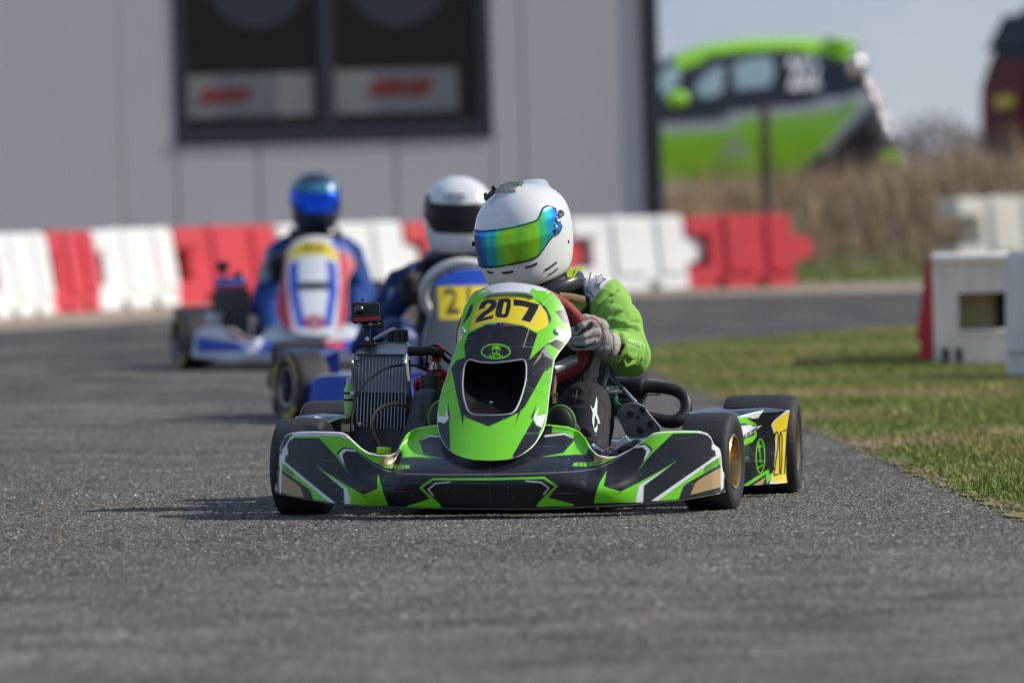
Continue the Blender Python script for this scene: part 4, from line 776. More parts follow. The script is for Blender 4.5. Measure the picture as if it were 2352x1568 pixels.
# ================================================================== kart number 207
kart1 = kroot('racing_kart', K1); tag(kart1, 'green and black racing kart numbered 207 in front', 'racing kart', 'racing karts on the track'); G1 = 'racing karts on the track'
chassis(kart1, 0)
ST1 = R(-6.8)
wheel(kart1, -.545, 0, .13, .132, ST1, -1); wheel(kart1, .545, 0, .13, .132, ST1, 1)
wheel(kart1, -.59, 1.05, .138, .208, 0, -1); wheel(kart1, .59, 1.05, .138, .208, 0, 1)
def paint_bumper1(o, bv):
    g = [
     ('poly', [c3(*q) for q in ((300, 372), (400, 350), (960, 345), (1080, 372), (1165, 525), (1010, 505), (920, 590), (1085, 860), (930, 645), (690, 385), (345, 380), (300, 420))], GRN),
     ('poly', [c3(*q) for q in ((1060, 375), (1100, 370), (1250, 520), (1400, 620), (1460, 640), (1570, 640), (1488, 725), (1600, 768), (1915, 752), (1915, 793), (1750, 805), (1600, 787), (1420, 705), (1160, 530))], GRN),
     ('poly', [c3(*q) for q in ((1490, 722), (1560, 640), (1690, 635), (1685, 745), (1880, 745), (1650, 762))], TAN),
     (.0012, [c3(*q) for q in ((1650, 765), (1625, 800))], BLK), (.0012, [c3(*q) for q in ((1700, 765), (1680, 803))], BLK), (.0012, [c3(*q) for q in ((1750, 765), (1735, 805))], BLK), (.0012, [c3(*q) for q in ((1800, 762), (1790, 803))], BLK), (.0012, [c3(*q) for q in ((1850, 760), (1845, 800))], BLK),
     ('poly', [c3(*q) for q in ((948, 605), (1018, 530), (1170, 542), (1195, 568), (1050, 557), (1000, 605), (1006, 655), (1035, 750), (985, 680))], WHT),
     (.0009, [c3(*q) for q in ((1170, 545), (1300, 650), (1450, 760), (1620, 835), (1800, 868), (2265, 880), (2790, 880), (3040, 880))], (.2, .2, .22)),
     ('poly', [c3(*q) for q in ((648, 750), (760, 838), (1090, 1045), (1285, 1155), (1480, 1075), (1478, 960), (1486, 868), (1535, 1035), (1622, 1300), (1120, 1300), (1080, 1090), (1005, 1030), (880, 945), (740, 840))], GRN),
     ('poly', [c3(*q) for q in ((1265, 1150), (1310, 1178), (1385, 1170), (1305, 1190))], BLK),
     ('poly', [c3(*q) for q in ((742, 842), (880, 940), (1005, 1026), (1075, 1082), (1125, 1300), (1060, 1300), (1022, 1078), (880, 962))], WHT),
     ('poly', [c3(*q) for q in ((140, 610), (225, 612), (216, 702), (940, 1285), (870, 1285), (212, 742), (140, 690))], WHT),
     ('poly', [c3(*q) for q in ((130, 690), (212, 742), (880, 1285), (612, 1285), (572, 1112), (540, 1070), (130, 765))], GRN)]
    g += [(.0011, [c3(205 + 18 * i, 742 + 14.3 * i), c3(203 + 18 * i, 812 + 14.3 * i)], BLK) for i in range(8)]
    g += [
     ('poly', [c3(*q) for q in ((100, 800), (147, 838), (380, 1005), (435, 1060), (495, 1215), (100, 1150))], TAN),
     ('poly', [c3(*q) for q in ((90, 1200), (90, 560), (140, 520), (215, 515), (235, 470), (290, 370), (365, 310), (420, 300), (700, 300), (960, 312), (1085, 378), (1068, 400), (950, 355), (700, 352), (345, 362), (285, 410), (246, 485), (262, 600), (240, 622), (205, 632), (152, 640), (152, 1140))], (.7, .7, .7)),
     ('poly', [c1(*q) for q in ((795, 1090), (830, 1020), (900, 960), (1040, 945), (1060, 1012), (985, 1012), (918, 1052), (950, 1140), (1055, 1160), (950, 1150), (820, 1152))], GRN),
     ('poly', [c1(*q) for q in ((920, 1056), (985, 1014), (1100, 1026), (1100, 1036), (985, 1026))], WHT),
     ('poly', [c1(*q) for q in ((820, 1150), (900, 1135), (950, 1138), (1055, 1158), (930, 1151))], GRN),
     (.0026, [c1(*q) for q in ((1363, 1287), (1005, 1287), (930, 1340), (1045, 1445))], GRN),
     ('poly', [c1(*q) for q in ((845, 1452), (985, 1408), (960, 1385), (1030, 1430), (1062, 1462), (845, 1462))], GRN),
     (.0014, [c1(*q) for q in ((1110, 1304), (1020, 1314), (976, 1350), (1008, 1388))], WHT),
     (.0006, [c1(*q) for q in ((1363, 1180), (1363, 1455))], (.07, .07, .08), 'one')]
    col = livery(o, g, bv, -.3, BLK, mirror=True); v = verts(o.data); nu = 646; n = len(v) // nu
    c_ = col.reshape(n, nu, 3); xs_ = v.reshape(n, nu, 3)[0, :, 0]; outer = (np.abs(xs_) > .36).astype(float)[None, :, None]; low = np.zeros((n, 1, 1)); low[:3] = 1; low[-5:] = 1
    rimc = np.array((.68, .67, .64)); c_[:] = c_ * (1 - low) + rimc * low * np.ones((1, nu, 1)); mid = (np.abs(xs_) < .245).astype(float)[None, :, None] * (np.arange(n) >= n - 5)[:, None, None]; c_[:] = c_ * (1 - mid) + np.array(GRN) * mid; return c_.reshape(-1, 3)
bump1, bbv1 = bumper(kart1, True, paint_bumper1)
# print on the panel, measured on the photo
def paint_panel1(o, bv):
    G = lambda cf, pts: [cf(*q) for q in pts]
    d16 = lambda x, y: c1(627.4 + .4501 * x, -156.8 + .4501 * y)
    L = [
     ('poly', G(c1, [(1180, 470), (1230, 375), (1270, 335), (1440, 320), (1590, 350), (1650, 390), (1600, 552), (1690, 465), (1742, 552), (1735, 600), (1687, 631), (1626, 743), (1567, 847), (1530, 880), (1480, 905), (1345, 965), (1210, 910), (1172, 870), (1150, 780), (1115, 610), (1150, 560), (1205, 540)]), BLK),
     ('poly', G(c1, [(1225, 385), (1196, 470), (1203, 548), (1178, 480), (1150, 470), (1165, 410)]), GRN),
     ('poly', G(c1, [(1118, 610), (1152, 780), (1172, 880), (1190, 965), (1160, 810), (1128, 700)]), GRN),
     ('poly', G(c1, [(1162, 806), (1196, 895), (1188, 965)]), BLK), ('poly', G(c1, [(1566, 812), (1505, 966), (1528, 880)]), BLK),
     ('poly', G(c1, [(1648, 392), (1760, 350), (1792, 378), (1715, 442), (1690, 470), (1596, 555)]), GRN),
     ('poly', G(c1, [(1618, 592), (1690, 478), (1660, 548)]), TAN), ('poly', G(c1, [(1672, 500), (1700, 478), (1742, 558), (1690, 530)]), GRY),
     ('poly', G(c1, [(1712, 452), (1838, 330), (1850, 415), (1800, 442), (1768, 428)]), WHT), ('poly', G(c1, [(1685, 470), (1760, 432), (1800, 445), (1790, 495), (1745, 505)]), BLK),
     ('poly', G(c1, [(1690, 470), (1720, 462), (1770, 520), (1745, 558)]), GRN),
     ('poly', G(c1, [(1755, 262), (1805, 235), (1830, 350), (1795, 318), (1762, 270)]), BLK), ('poly', G(c1, [(1180, 232), (1200, 222), (1245, 262), (1222, 300), (1180, 352)]), BLK), ('poly', G(c1, [(1160, 440), (1188, 345), (1200, 385), (1170, 440)]), WHT),
     ('poly', G(c1, [(1225, 395), (1244, 290), (1268, 212), (1308, 178), (1400, 158), (1500, 155), (1604, 172), (1667, 208), (1708, 265), (1722, 322), (1712, 356), (1642, 394), (1560, 350), (1440, 330), (1330, 341)]), GRN),
     ('poly', G(c1, [(1640, 182), (1700, 238), (1732, 300), (1724, 335), (1716, 325), (1702, 268), (1660, 212)]), BLK),
     ('poly', G(c1, [(1228, 380), (1250, 290), (1275, 217), (1312, 187), (1400, 167), (1500, 164), (1600, 181), (1660, 216), (1700, 270), (1713, 320), (1705, 350), (1640, 385), (1560, 343), (1440, 323), (1330, 333)]), YEL),
     ('poly', G(c1, [(1255, 148), (1330, 118), (1400, 60), (1600, 60), (1725, 122), (1702, 152), (1625, 150), (1480, 138), (1350, 150), (1290, 158)]), WHT),
     ('poly', G(c1, [(1335, 122), (1372, 143), (1290, 160), (1262, 148)]), GRN), ('poly', G(c1, [(1612, 120), (1590, 150), (1690, 162), (1712, 135)]), GRN), ('poly', G(c1, [(1280, 150), (1320, 128), (1350, 132), (1330, 142)]), WHT), ('poly', G(c1, [(1625, 118), (1680, 122), (1700, 136), (1640, 132)]), WHT),
     (.0022, G(c1, [(1318, 168), (1400, 155), (1480, 152), (1560, 156), (1612, 168)]), BLK),
     ('poly', G(d16, [(1410, 1085), (1440, 1010), (1505, 948), (1600, 880), (1632, 830), (1590, 815), (1560, 840), (1540, 885), (1455, 905), (1500, 800), (1570, 765), (1680, 765), (1712, 800), (1700, 870), (1650, 920), (1560, 980), (1530, 1012), (1640, 985), (1665, 968), (1655, 1022)]), BLK),
     ('poly', G(c1, [(1408, 190), (1425, 183), (1470, 181), (1484, 190), (1482, 235), (1470, 280), (1458, 297), (1440, 300), (1402, 298), (1388, 288), (1388, 262), (1398, 215)]), BLK), ('poly', G(c1, [(1441, 206), (1453, 203), (1458, 210), (1446, 272), (1438, 278), (1428, 276), (1428, 265)]), YEL),
     ('poly', G(c1, [(1497, 184), (1570, 194), (1657, 217), (1650, 241), (1628, 282), (1601, 328), (1546, 313), (1574, 270), (1592, 239), (1558, 230), (1530, 226), (1500, 227)]), BLK),
     ('poly', G(c1, [(1060, 560), (1112, 600), (1070, 655), (1040, 640)]), GRN),
     ('poly', G(c1, [(1020, 890), (1075, 905), (1090, 870), (1075, 810), (1105, 900), (1100, 915), (1078, 945), (1022, 925)]), WHT), ('poly', G(c1, [(1020, 925), (1078, 947), (1105, 915), (1170, 1150), (1080, 1120), (1020, 1000)]), BLK), ('poly', G(c1, [(1098, 812), (1112, 900), (1106, 930), (1096, 890)]), BLK),
     ('poly', G(c1, [(1700, 890), (1640, 900), (1660, 838), (1622, 905), (1640, 955), (1694, 962)]), WHT), ('poly', G(c1, [(1694, 965), (1640, 957), (1618, 925), (1492, 1145), (1560, 1150), (1670, 1060)]), BLK), ('poly', G(c1, [(1640, 830), (1606, 905), (1612, 930), (1625, 890)]), BLK),
     (.0007, G(c1, [(1728, 128), (1680, 215), (1600, 350), (1560, 480)]), (.5, .52, .5)), (.0006, G(c1, [(1560, 708), (1620, 738), (1705, 780)]), (.05, .2, .03)), (.0006, G(c1, [(1060, 775), (1130, 735), (1190, 705)]), (.02, .1, .02))]
    L += [(.0006, G(c1, [(1690 - 2 * i, 615 + 13 * i), (1733 - i, 600 + 13 * i)]), (.03, .22, .015)) for i in range(8)] + [(.0006, G(c1, [(1078 - 3 * i, 640 + 12 * i), (1115 + i, 622 + 12 * i)]), (.03, .22, .015)) for i in range(6)]
    # palm badge outline, trunk and fronds
    el = [(1390 + 88 * math.cos(a), 508 - 42 * math.sin(a) * (1.12 if math.sin(a) > 0 else .95)) for a in np.linspace(0, 2 * math.pi, 40)]
    L += [(.0014, G(c1, el), GRN), (.0011, G(c1, [(1393, 488), (1396, 500), (1395, 513)]), GRN)]
    L += [(.0011, G(c1, [(1392, 486), (1392 + 14 * dx, 482 - 6 * abs(dx) + up), (1392 + 25 * dx, 486 + dn)]), GRN) for dx, up, dn in ((-1, 4, 5), (1, 4, 5), (-.8, -6, -8), (.8, -6, -8), (.1, -8, -20), (-.9, 8, 14), (.9, 8, 14))]
    return livery(o, L, bv, -.2, GRN)
def hook1(o, bv):
    gm_ = mat('green_print', GRN, .4, var=.04)
    letters_on(bv, K1, 'Racing', lambda a, b_: c1(1392 + a, 520 - b_), gm_, o, -.2, 19, 0, .5); letters_on(bv, K1, 'Team Cura', lambda a, b_: c1(1390 + a, 535 - b_), gm_, o, -.2, 19, 0, .5)
    letters_on(bv, K1, 'MEDIA', lambda a, b_: c1(1365 + a, 342 - b_ + a * .02), mat('blue_print', (.03, .16, .6), .4), o, -.2, 17, .25, .5, spacing=1.15); letters_on(bv, K1, 'SUPPLY.NL', lambda a, b_: c1(1452 + a, 342 - b_ + a * .05), mat('magenta_print', (.55, .02, .2), .4), o, -.2, 16, .25, .5)
    mb = MB(); mb.tube([K1.hit(bv, *c1(*q), -.1)[0] + Vector((0, -.0015, 0)) for q in ((1395, 336), (1410, 328), (1420, 334), (1432, 328), (1442, 336))], .0012, 6); mb.build('print_mark', MATS['blue_print'], o)
    hp = [K1.hit(bv, *c1(*q), .0)[0] + Vector((0, -.006, 0)) for q in ((1322, 172), (1340, 160), (1380, 153), (1480, 148), (1560, 150), (1600, 158), (1624, 172))]; mb = MB(); mb.tube(hp, .0048, 10, sub=4); mb.build('panel_handle', mat('grey_strip', (.45, .46, .47), .35, .3), o)
    for q in ((1768, 386), (1190, 388)):
        p, n_ = K1.hit(bv, *c1(*q), .0); T = Matrix.Translation(p) @ n_.to_track_quat('X', 'Z').to_matrix().to_4x4(); b_ = MB(); b_.lathe([(-.002, .0), (-.002, .011), (.002, .011), (.003, .008), (.008, .0075), (.008, .0035), (.005, .003), (.005, 0)], T, 18); b_.build('panel_screw', SILV, o)
pan1, pbv1 = panel(kart1, True, paint_panel1, True, None, hook1)
def paint_pod1(o, side):
    v = verts(o.data); bv = bvh_of(o); L = [
     ('poly', [c4(*q) for q in ((270, 390), (440, 335), (670, 275), (600, 372), (540, 378), (480, 362), (400, 440), (280, 470))], WHT),
     ('poly', [c4(*q) for q in ((330, 370), (480, 355), (490, 385), (580, 440), (585, 580), (540, 640), (450, 680), (410, 860), (395, 640), (560, 560), (570, 450), (400, 425))], GRN),
     ('poly', [c4(*q) for q in ((300, 480), (520, 445), (560, 470), (640, 455), (560, 530), (385, 640), (340, 640))], WHT),
     ('poly', [c4(*q) for q in ((395, 1150), (720, 945), (725, 1005), (775, 985), (740, 1060), (700, 1115), (690, 1000), (400, 1190))], GRN),
     ('poly', [c4(*q) for q in ((395, 1230), (690, 1030), (640, 1150), (420, 1230))], TAN),
     ('poly', [c4(*q) for q in ((925, 282), (860, 335), (780, 400), (752, 450), (790, 560), (800, 700), (780, 950), (730, 1110), (990, 1130), (990, 282))], (.72, .72, .72)),
     ('poly', [c4(*q) for q in ((950, 300), (860, 350), (790, 405), (766, 455), (802, 560), (808, 720), (790, 950), (745, 1085), (900, 1095), (990, 1125), (990, 300))], YEL)]
    for dg in (((1779, 1012), (1781, 994), (1785, 990), (1788, 1000), (1787, 1026), (1780, 1074), (1778, 1092), (1788, 1089)), ((1794, 990), (1797, 1000), (1796.5, 1058), (1794, 1089), (1791, 1084), (1791.5, 1040), (1791.5, 1000), (1794, 990)), ((1799.5, 988), (1809, 986), (1806, 1030), (1802.5, 1088))): L.append((.0085, list(dg), BLK))
    el = [(628 + 48 * math.cos(a), 800 + 190 * math.sin(a)) for a in np.linspace(0, 6.283, 40)]
    L += [(.006, [c4(*q) for q in el], GRN), (.005, [c4(*q) for q in ((620, 690), (628, 840))], GRN), (.008, [c4(*q) for q in ((598, 700), (616, 680), (640, 690))], GRN), (.006, [c4(*q) for q in ((608, 650), (618, 690), (612, 740))], GRN), (.006, [c4(*q) for q in ((616, 860), (648, 855))], GRN), (.006, [c4(*q) for q in ((605, 930), (650, 900))], GRN)]
    if side > 0:
        d = K1.dirn(1750, 1050); Pv = np.stack([v[:, 0] - (v[:, 1] - .5) * d.x / d.y, v[:, 2] - (v[:, 1] - .5) * d.z / d.y], -1); col = np.tile(np.array(BLK), (len(v), 1))
        for l_ in L:
            q = np.array([[p.x, p.z] for p in (K1.K(X, Y, .5) for X, Y in l_[1])])
            if l_[0] == 'poly': paint(col, Pv, q, l_[2], .0016)
            else: paint_line(col, Pv, q, l_[0] * .22, l_[2], .0014)
        return col
    src = pod1; vv = verts(src.data); a = src.data.color_attributes['Col']; c_ = np.empty(len(vv) * 4, np.float32); a.data.foreach_get('color', c_); return c_.reshape(-1, 4)[:, :3]
pod1 = sidepod(kart1, 1, True, paint_pod1); pbv = bvh_of(pod1)
letters_on(pbv, K1, 'RMAINE DE VRIES', lambda a, b_: c4(472 + a * .95, 568 - b_ * 1.5 - a * .62), BPL, pod1, .4, 34, .2, 1.0)
podl = sidepod(kart1, -1, True, paint_pod1)
rb = MB(); rb.tube([(-.66, 1.22, .12), (-.4, 1.29, .12), (.4, 1.29, .12), (.66, 1.22, .12)], .035, 12, sub=5); rb.build('rear_bumper', BPL, kart1)
SW1 = K1.K(1203, 782, .33); RIMR = mat('red_suede', (.3, .035, .032), .75, var=.15, vscale=30, bump=.2, bscale=160)
swpts = steering(kart1, SW1, .162, R(35), RIMR, R(30))
st_ = MB(); p0, p1 = PK(c7, -60, 420, .30), PK(c7, 325, 480, .36); st_.tube([p0, p0.lerp(p1, .5) + Vector((0, 0, .002)), p1], .011, 8, flat=.35); st_.build('wheel_strap', mat('brown_leather', (.19, .11, .05), .7, var=.3, vscale=30, bump=.3, bscale=120), kart1)
# radiator
def rad(): 
    yt, yb = .47, .36; q = lambda x, y: PK(c5, x, y, yt + (yb - yt) * (y - 290) / 860)
    core = MB(); a, b_, c_, d = q(125, 296), q(722, 300), q(692, 1150), q(92, 1140); back = Vector((.0, .045, .0)); core.add([a, b_, c_, d, a + back, b_ + back, c_ + back, d + back], [(0, 1, 2, 3), (4, 7, 6, 5), (0, 4, 5, 1), (1, 5, 6, 2), (2, 6, 7, 3), (3, 7, 4, 0)])
    FIN = mat('radiator_core', (.02, .021, .023), .6, var=.5, vscale=60, bump=.8, bscale=260, stretch=(1, 1, 2.5)); o = core.build('radiator', FIN, kart1, False)
    cu_ = MB(); m1, m2 = a.lerp(d, .515), b_.lerp(c_, .515); f = Vector((0, -.004, 0)); cu_.add([a + f, b_ + f, m2 + f, m1 + f, a + f * .4, b_ + f * .4, m2 + f * .4, m1 + f * .4], [(0, 1, 2, 3), (4, 7, 6, 5), (0, 4, 5, 1), (1, 5, 6, 2), (2, 6, 7, 3), (3, 7, 4, 0)]); cu_.build('radiator_blind', mat('grey_mesh_film', (.15, .155, .17), .4, var=.15, vscale=40, bump=.4, bscale=200), o, False)
    TUB = mat('aluminium', (.42, .43, .44), .5, .7, var=.1, vscale=30); 
    for k in range(15):
        t = (k + .95) / 15.6; p0, p1 = a.lerp(b_, t), d.lerp(c_, t); tb = MB(); tb.tube([p0 + f * 1.3, p1 + f * 1.3], .00135, 6); tb.build('cooling_tube', TUB, o)
    for p0, p1 in ((a, d), (b_, c_)):
        tb = MB(); dr = (p1 - p0); tb.box((p0 + p1) / 2 + Vector((0, .02, -.004)), (.008, .05, dr.length * .96), Matrix.Rotation(-math.atan2(dr.x, -dr.z), 4, 'Y') @ Matrix.Rotation(math.atan2(dr.y, dr.z) + math.pi, 4, 'X'), .002); tb.build('side_plate', TUB, o)
    tk = MB(); pr = [q(112, 292), q(118, 268), q(140, 240), q(330, 175), q(480, 156), q(660, 163), q(695, 172), q(712, 205), q(706, 296)]; tk.loft([[p + Vector((0, dy, dz)) for p in pr] for dy, dz in ((-.012, -.004), (-.018, 0), (.05, 0), (.056, -.004))]); tk.build('header_tank', mat('cast_aluminium', (.4, .41, .42), .45, .75, var=.12, vscale=30, bump=.15, bscale=80), o, True, 40)
    bt = MB(); e, g_ = q(92, 1140), q(692, 1150); h = PK(c5, 640, 1420, .33); i_ = PK(c5, 70, 1400, .33); bt.add([e, g_, h, i_, e + back, g_ + back, h + back, i_ + back], [(0, 1, 2, 3), (4, 7, 6, 5), (0, 4, 5, 1), (1, 5, 6, 2), (2, 6, 7, 3), (3, 7, 4, 0)]); bt.build('lower_shroud', BPL, o, False)
    cp = MB(); cc = q(578, 150); cp.lathe([(0, 0), (0, .026), (.032, .026), (.036, .022), (.036, 0)], Matrix.Translation(cc + Vector((0, .02, -.004))) @ Matrix.Rotation(R(-90), 4, 'Y'), 16); 
    for k in range(12): cp.box(cc + Vector((.026 * math.cos(k * .5236), .02 + .026 * math.sin(k * .5236), .014)), (.006, .006, .03), Matrix.Rotation(k * .5236, 4, 'Z'))
    cp.build('filler_cap', BPL, o)
    for x, y in ((95, 345), (135, 345), (672, 352), (718, 352), (85, 745), (165, 1095)):
        b2 = MB(); b2.lathe([(-.004, 0), (-.004, .007), (.004, .007), (.008, .004), (.008, 0)], Matrix.Translation(q(x, y) + Vector((0, -.008, 0))) @ Matrix.Rotation(R(-90), 4, 'Z'), 10); b2.build('bolt', SILV, o)
    return q
rq = rad()
hs = MB(); hs.tube([PK(c5, 700, 262, .48), PK(c5, 820, 265, .49), PK(c5, 960, 262, .52), PK(c5, 1040, 300, .6)], .0125, 12, sub=5); hs.build('coolant_hose', BRB, kart1)
hs = MB(); hs.tube([PK(c5, 85, 1285, .30), PK(c5, 62, 1120, .31), PK(c5, 88, 900, .33), PK(c5, 170, 700, .35), PK(c5, 300, 560, .37), PK(c5, 470, 455, .39), PK(c5, 660, 420, .42), PK(c5, 820, 430, .46)], .0032, 8, sub=6); hs.tube([PK(c5, 820, 430, .46), PK(c5, 920, 478, .5)], [.0055, .0055], 8); hs.tube([PK(c5, 920, 478, .5), PK(c5, 970, 510, .51), PK(c5, 975, 560, .52)], .0035, 8); hs.build('throttle_cable', BRB, kart1)
hs = MB(); hs.tube([PK(c5, 380, 1330, .31), PK(c5, 325, 1210, .31), PK(c5, 305, 1080, .31), PK(c5, 345, 960, .32), PK(c5, 450, 885, .33), PK(c5, 580, 862, .34), PK(c5, 720, 900, .38)], .0052, 10, sub=6); hs.build('breather_hose', CLEARP, kart1)
# engine, spark plug, airbox
en = MB(); en.ball(PK(c5, 1030, 600, .62), (.042, .05, .04), 16, 10); en.box(PK(c5, 960, 640, .6), (.085, .09, .03), None, .008); en.box(PK(c5, 845, 640, .6), (.035, .05, .04), Matrix.Rotation(R(12), 4, 'Y'), .01); en.box(PK(c5, 1000, 760, .62), (.1, .1, .06), None, .01); en.build('engine', REDA, kart1)
pg = MB(); pc = PK(c5, 1025, 420, .6); pg.lathe([(-.03, 0), (-.03, .011), (-.012, .011), (-.012, .015), (.0, .015), (0, .010), (.016, .010), (.016, 0)], Matrix.Translation(pc) @ Matrix.Rotation(R(-90), 4, 'Y'), 12); pg.build('spark_plug', SILV, kart1)
pg = MB(); a, b_ = PK(c5, 1020, 385, .6), PK(c5, 1035, 250, .6); pg.tube([a, a.lerp(b_, .5), b_, b_ + Vector((.012, 0, .01))], [.0145, .0145, .017, .014], 12); pg.box(b_ + Vector((-.008, 0, .0)), (.045, .03, .016), Matrix.Rotation(R(-12), 4, 'Y'), .006); pg.build('plug_cap', mat('red_silicone', (.42, .015, .02), .4, var=.1), kart1)
pg = MB(); pg.tube([PK(c5, 920, 400, .56), PK(c5, 930, 260, .56), PK(c5, 985, 198, .57), PK(c5, 1080, 230, .6), PK(c5, 1200, 322, .62)], .0028, 8, sub=5); pg.tube([PK(c5, 915, 460, .56), PK(c5, 918, 390, .56)], .006, 8); pg.tube([PK(c5, 1090, 260, .63), PK(c5, 1110, 330, .63), PK(c5, 1180, 390, .64)], .006, 8, sub=4); pg.build('ignition_lead', BRB, kart1)
ab = MB(); rings = []
for l, r_, y, yy in ((575, 700, 1400, .25), (600, 800, 1300, .27), (650, 935, 1190, .3), (705, 1000, 1060, .33), (735, 1040, 900, .36), (775, 1060, 770, .38), (815, 1050, 720, .39), (870, 1010, 690, .4)):
    a, b_ = PK(c5, l, y, yy), PK(c5, r_, y, yy); c_ = (a + b_) / 2; hw = (b_ - a).length / 2; rings.append([c_ + Vector((hw * math.copysign(abs(math.cos(t)) ** .6, math.cos(t)), .05 * math.copysign(abs(math.sin(t)) ** .6, math.sin(t)), 0)) for t in np.linspace(0, 2 * math.pi, 24, endpoint=False)])
ab.loft(rings); abo = ab.build('intake_silencer', mat('airbox_black', (.03, .031, .034), .5, var=.2, vscale=25, bump=.1, bscale=120), kart1, True, 50); abv = bvh_of(abo)
letters_on(abv, K1, 'ROTAX', lambda a, b_: c5(855 - b_ * .9, 975 - a * 1.0) if False else c5(865 + (-b_) * -1.0, 960 + a), mat('dark_emboss', (.012, .012, .013), .5), abo, .33, 62, 0, 1.2)
cc = MB(); p = PK(c5, 970, 610, .44); cc.lathe([(-.045, 0), (-.045, .034), (-.02, .034), (-.02, .029), (.018, .028), (.02, .012), (.03, .008), (.03, 0)], Matrix.Translation(p) @ Matrix.Rotation(R(-90), 4, 'Y'), 22); cc.build('carburettor_cover', BPL, kart1)
# catch bottle, fluid cap
bo = MB(); p = PK(c5, 52, 780, .5); bo.lathe([(-.05, 0), (-.05, .014), (-.045, .0165), (.02, .0165), (.032, .011), (.034, .011)], Matrix.Translation(p) @ Matrix.Rotation(R(-90), 4, 'Y'), 18); bot = bo.build('catch_bottle', mat('green_bottle', (.33, .72, .2), .35, var=.05), kart1)
bo = MB(); bo.lathe([(.034, .0), (.034, .0105), (.05, .0105), (.052, 0)], Matrix.Translation(p) @ Matrix.Rotation(R(-90), 4, 'Y'), 14); bo.build('bottle_cap', mat('white_cap', (.6, .6, .58), .4), bot)
for dz in (.01, -.008): 
    b2 = MB(); b2.lathe([(-.003, .0172), (-.003, .019), (.003, .019), (.003, .0172)], Matrix.Translation(p + Vector((0, 0, dz))) @ Matrix.Rotation(R(-90), 4, 'Y'), 18); b2.build('bottle_strap', BRB, bot)
fc = MB(); p = PK(c5, 433, 1392, -.18); fc.lathe([(-.008, 0), (-.008, .0185), (.006, .0195), (.009, .017), (.009, 0)], Matrix.Translation(p) @ Matrix.Rotation(R(-84), 4, 'Y'), 24); fco = fc.build('reservoir_cap', mat('lime_cap', (.42, .8, .02), .4, var=.04), kart1); fc = MB(); fc.lathe([(-.04, 0), (-.04, .017), (-.009, .017), (-.009, 0)], Matrix.Translation(p) @ Matrix.Rotation(R(-84), 4, 'Y'), 20); fc.build('reservoir', mat('dark_green_can', (.012, .04, .03), .4), fco)
# exhaust at the tail, ballast, seat stay, pedal side bits (image right)
ex = MB(); a, b_ = PK(c2, 560, 325, 1.0), PK(c2, 925, 325, .96); d = (b_ - a).normalized(); T = Matrix.Translation(a) @ d.to_track_quat('X', 'Z').to_matrix().to_4x4(); ln = (b_ - a).length; rr = .029 * 1.07
ex.lathe([(0, 0), (0, rr * .9), (.006, rr), (ln * .93, rr), (ln * .97, rr * .97), (ln, rr * .84), (ln, 0)], T, 28); ex.build('muffler', EXH, kart1)
ex = MB(); pp = [PK(c2, 900, 325, .96), PK(c2, 1000, 325, .96), PK(c2, 1090, 328, .95), PK(c2, 1160, 345, .95), PK(c2, 1215, 385, .94), PK(c2, 1236, 440, .93), PK(c2, 1232, 500, .92), PK(c2, 1205, 545, .91), PK(c2, 1160, 575, .9), PK(c2, 1090, 578, .9), PK(c2, 980, 555, .9), PK(c2, 800, 520, .9)]; ex.tube(pp, [.0195, .0195, .0165, .0165, .0165, .017, .0175, .0185, .019, .0185, .017, .016], 18, sub=5); ex.build('exhaust_pipe', EXH, kart1)
for y0, y1 in (((930, 262), (1085, 272)), ((930, 372), (1070, 372))):
    sp_ = MB(); a, b_ = PK(c2, *y0, .93), PK(c2, *y1, .925); n_ = 60; dd = (b_ - a).normalized(); u = Vector((0, 0, 1)); w_ = dd.cross(u); sp_.tube([a.lerp(b_, .12 + .76 * k / n_) + (u * math.cos(k * 1.25) + w_ * math.sin(k * 1.25)) * .0035 for k in range(n_ + 1)], .0011, 5); sp_.tube([a, a.lerp(b_, .13)], .0012, 5); sp_.tube([a.lerp(b_, .87), b_], .0012, 5); sp_.build('exhaust_spring', SILV, kart1)
bl = MB(); pl = [PK(c2, *q, .42) for q in ((705, 505), (742, 452), (800, 436), (855, 434), (905, 458), (965, 535), (1040, 622), (1042, 648), (1000, 672), (960, 692), (880, 704), (800, 700), (772, 682), (742, 610), (715, 560))]; cb = sum(pl, Vector()) / len(pl)
bl.loft([[cb + (p - cb) * .97 for p in pl], [p + Vector((0, .004, 0)) for p in pl], [p + Vector((0, .022, 0)) for p in pl]]); LEAD = mat('lead_ballast', (.17, .17, .172), .55, .1, var=.35, vscale=26, bump=.8, bscale=55); blo = bl.build('ballast_plate', LEAD, kart1, True, 40)
for x, y in ((905, 490), (810, 522), (968, 595), (885, 645)):
    b2 = MB(); T = Matrix.Translation(PK(c2, x, y, .418)) @ Matrix.Rotation(R(-90), 4, 'Z'); b2.lathe([(0, 0), (0, .0085), (.003, .0085), (.003, .006), (.014, .006), (.014, .003), (.009, .0025), (.009, 0)], T, 14); b2.build('bolt', DKM, blo)
b2 = MB(); T = Matrix.Translation(PK(c2, 870, 548, .4185)) @ Matrix.Rotation(R(-90), 4, 'Z'); b2.lathe([(0, 0), (0, .005), (.001, .005), (.001, 0)], T, 14); b2.build('bolt_hole', BRB, blo)
ss = MB(); ss.tube([PK(c2, 640, 215, .62), PK(c2, 850, 440, .6)], .0072, 10); ss.build('seat_stay', mat('blue_steel', (.3, .36, .45), .3, .9), kart1)
ss = MB(); ss.tube([PK(c2, 642, 170, .6), PK(c2, 590, 370, .5)], [.009, .008], 8, flat=.6); ss.build('seat_bracket', mat('dull_alloy', (.3, .31, .27), .5, .6), kart1)
ss = MB()
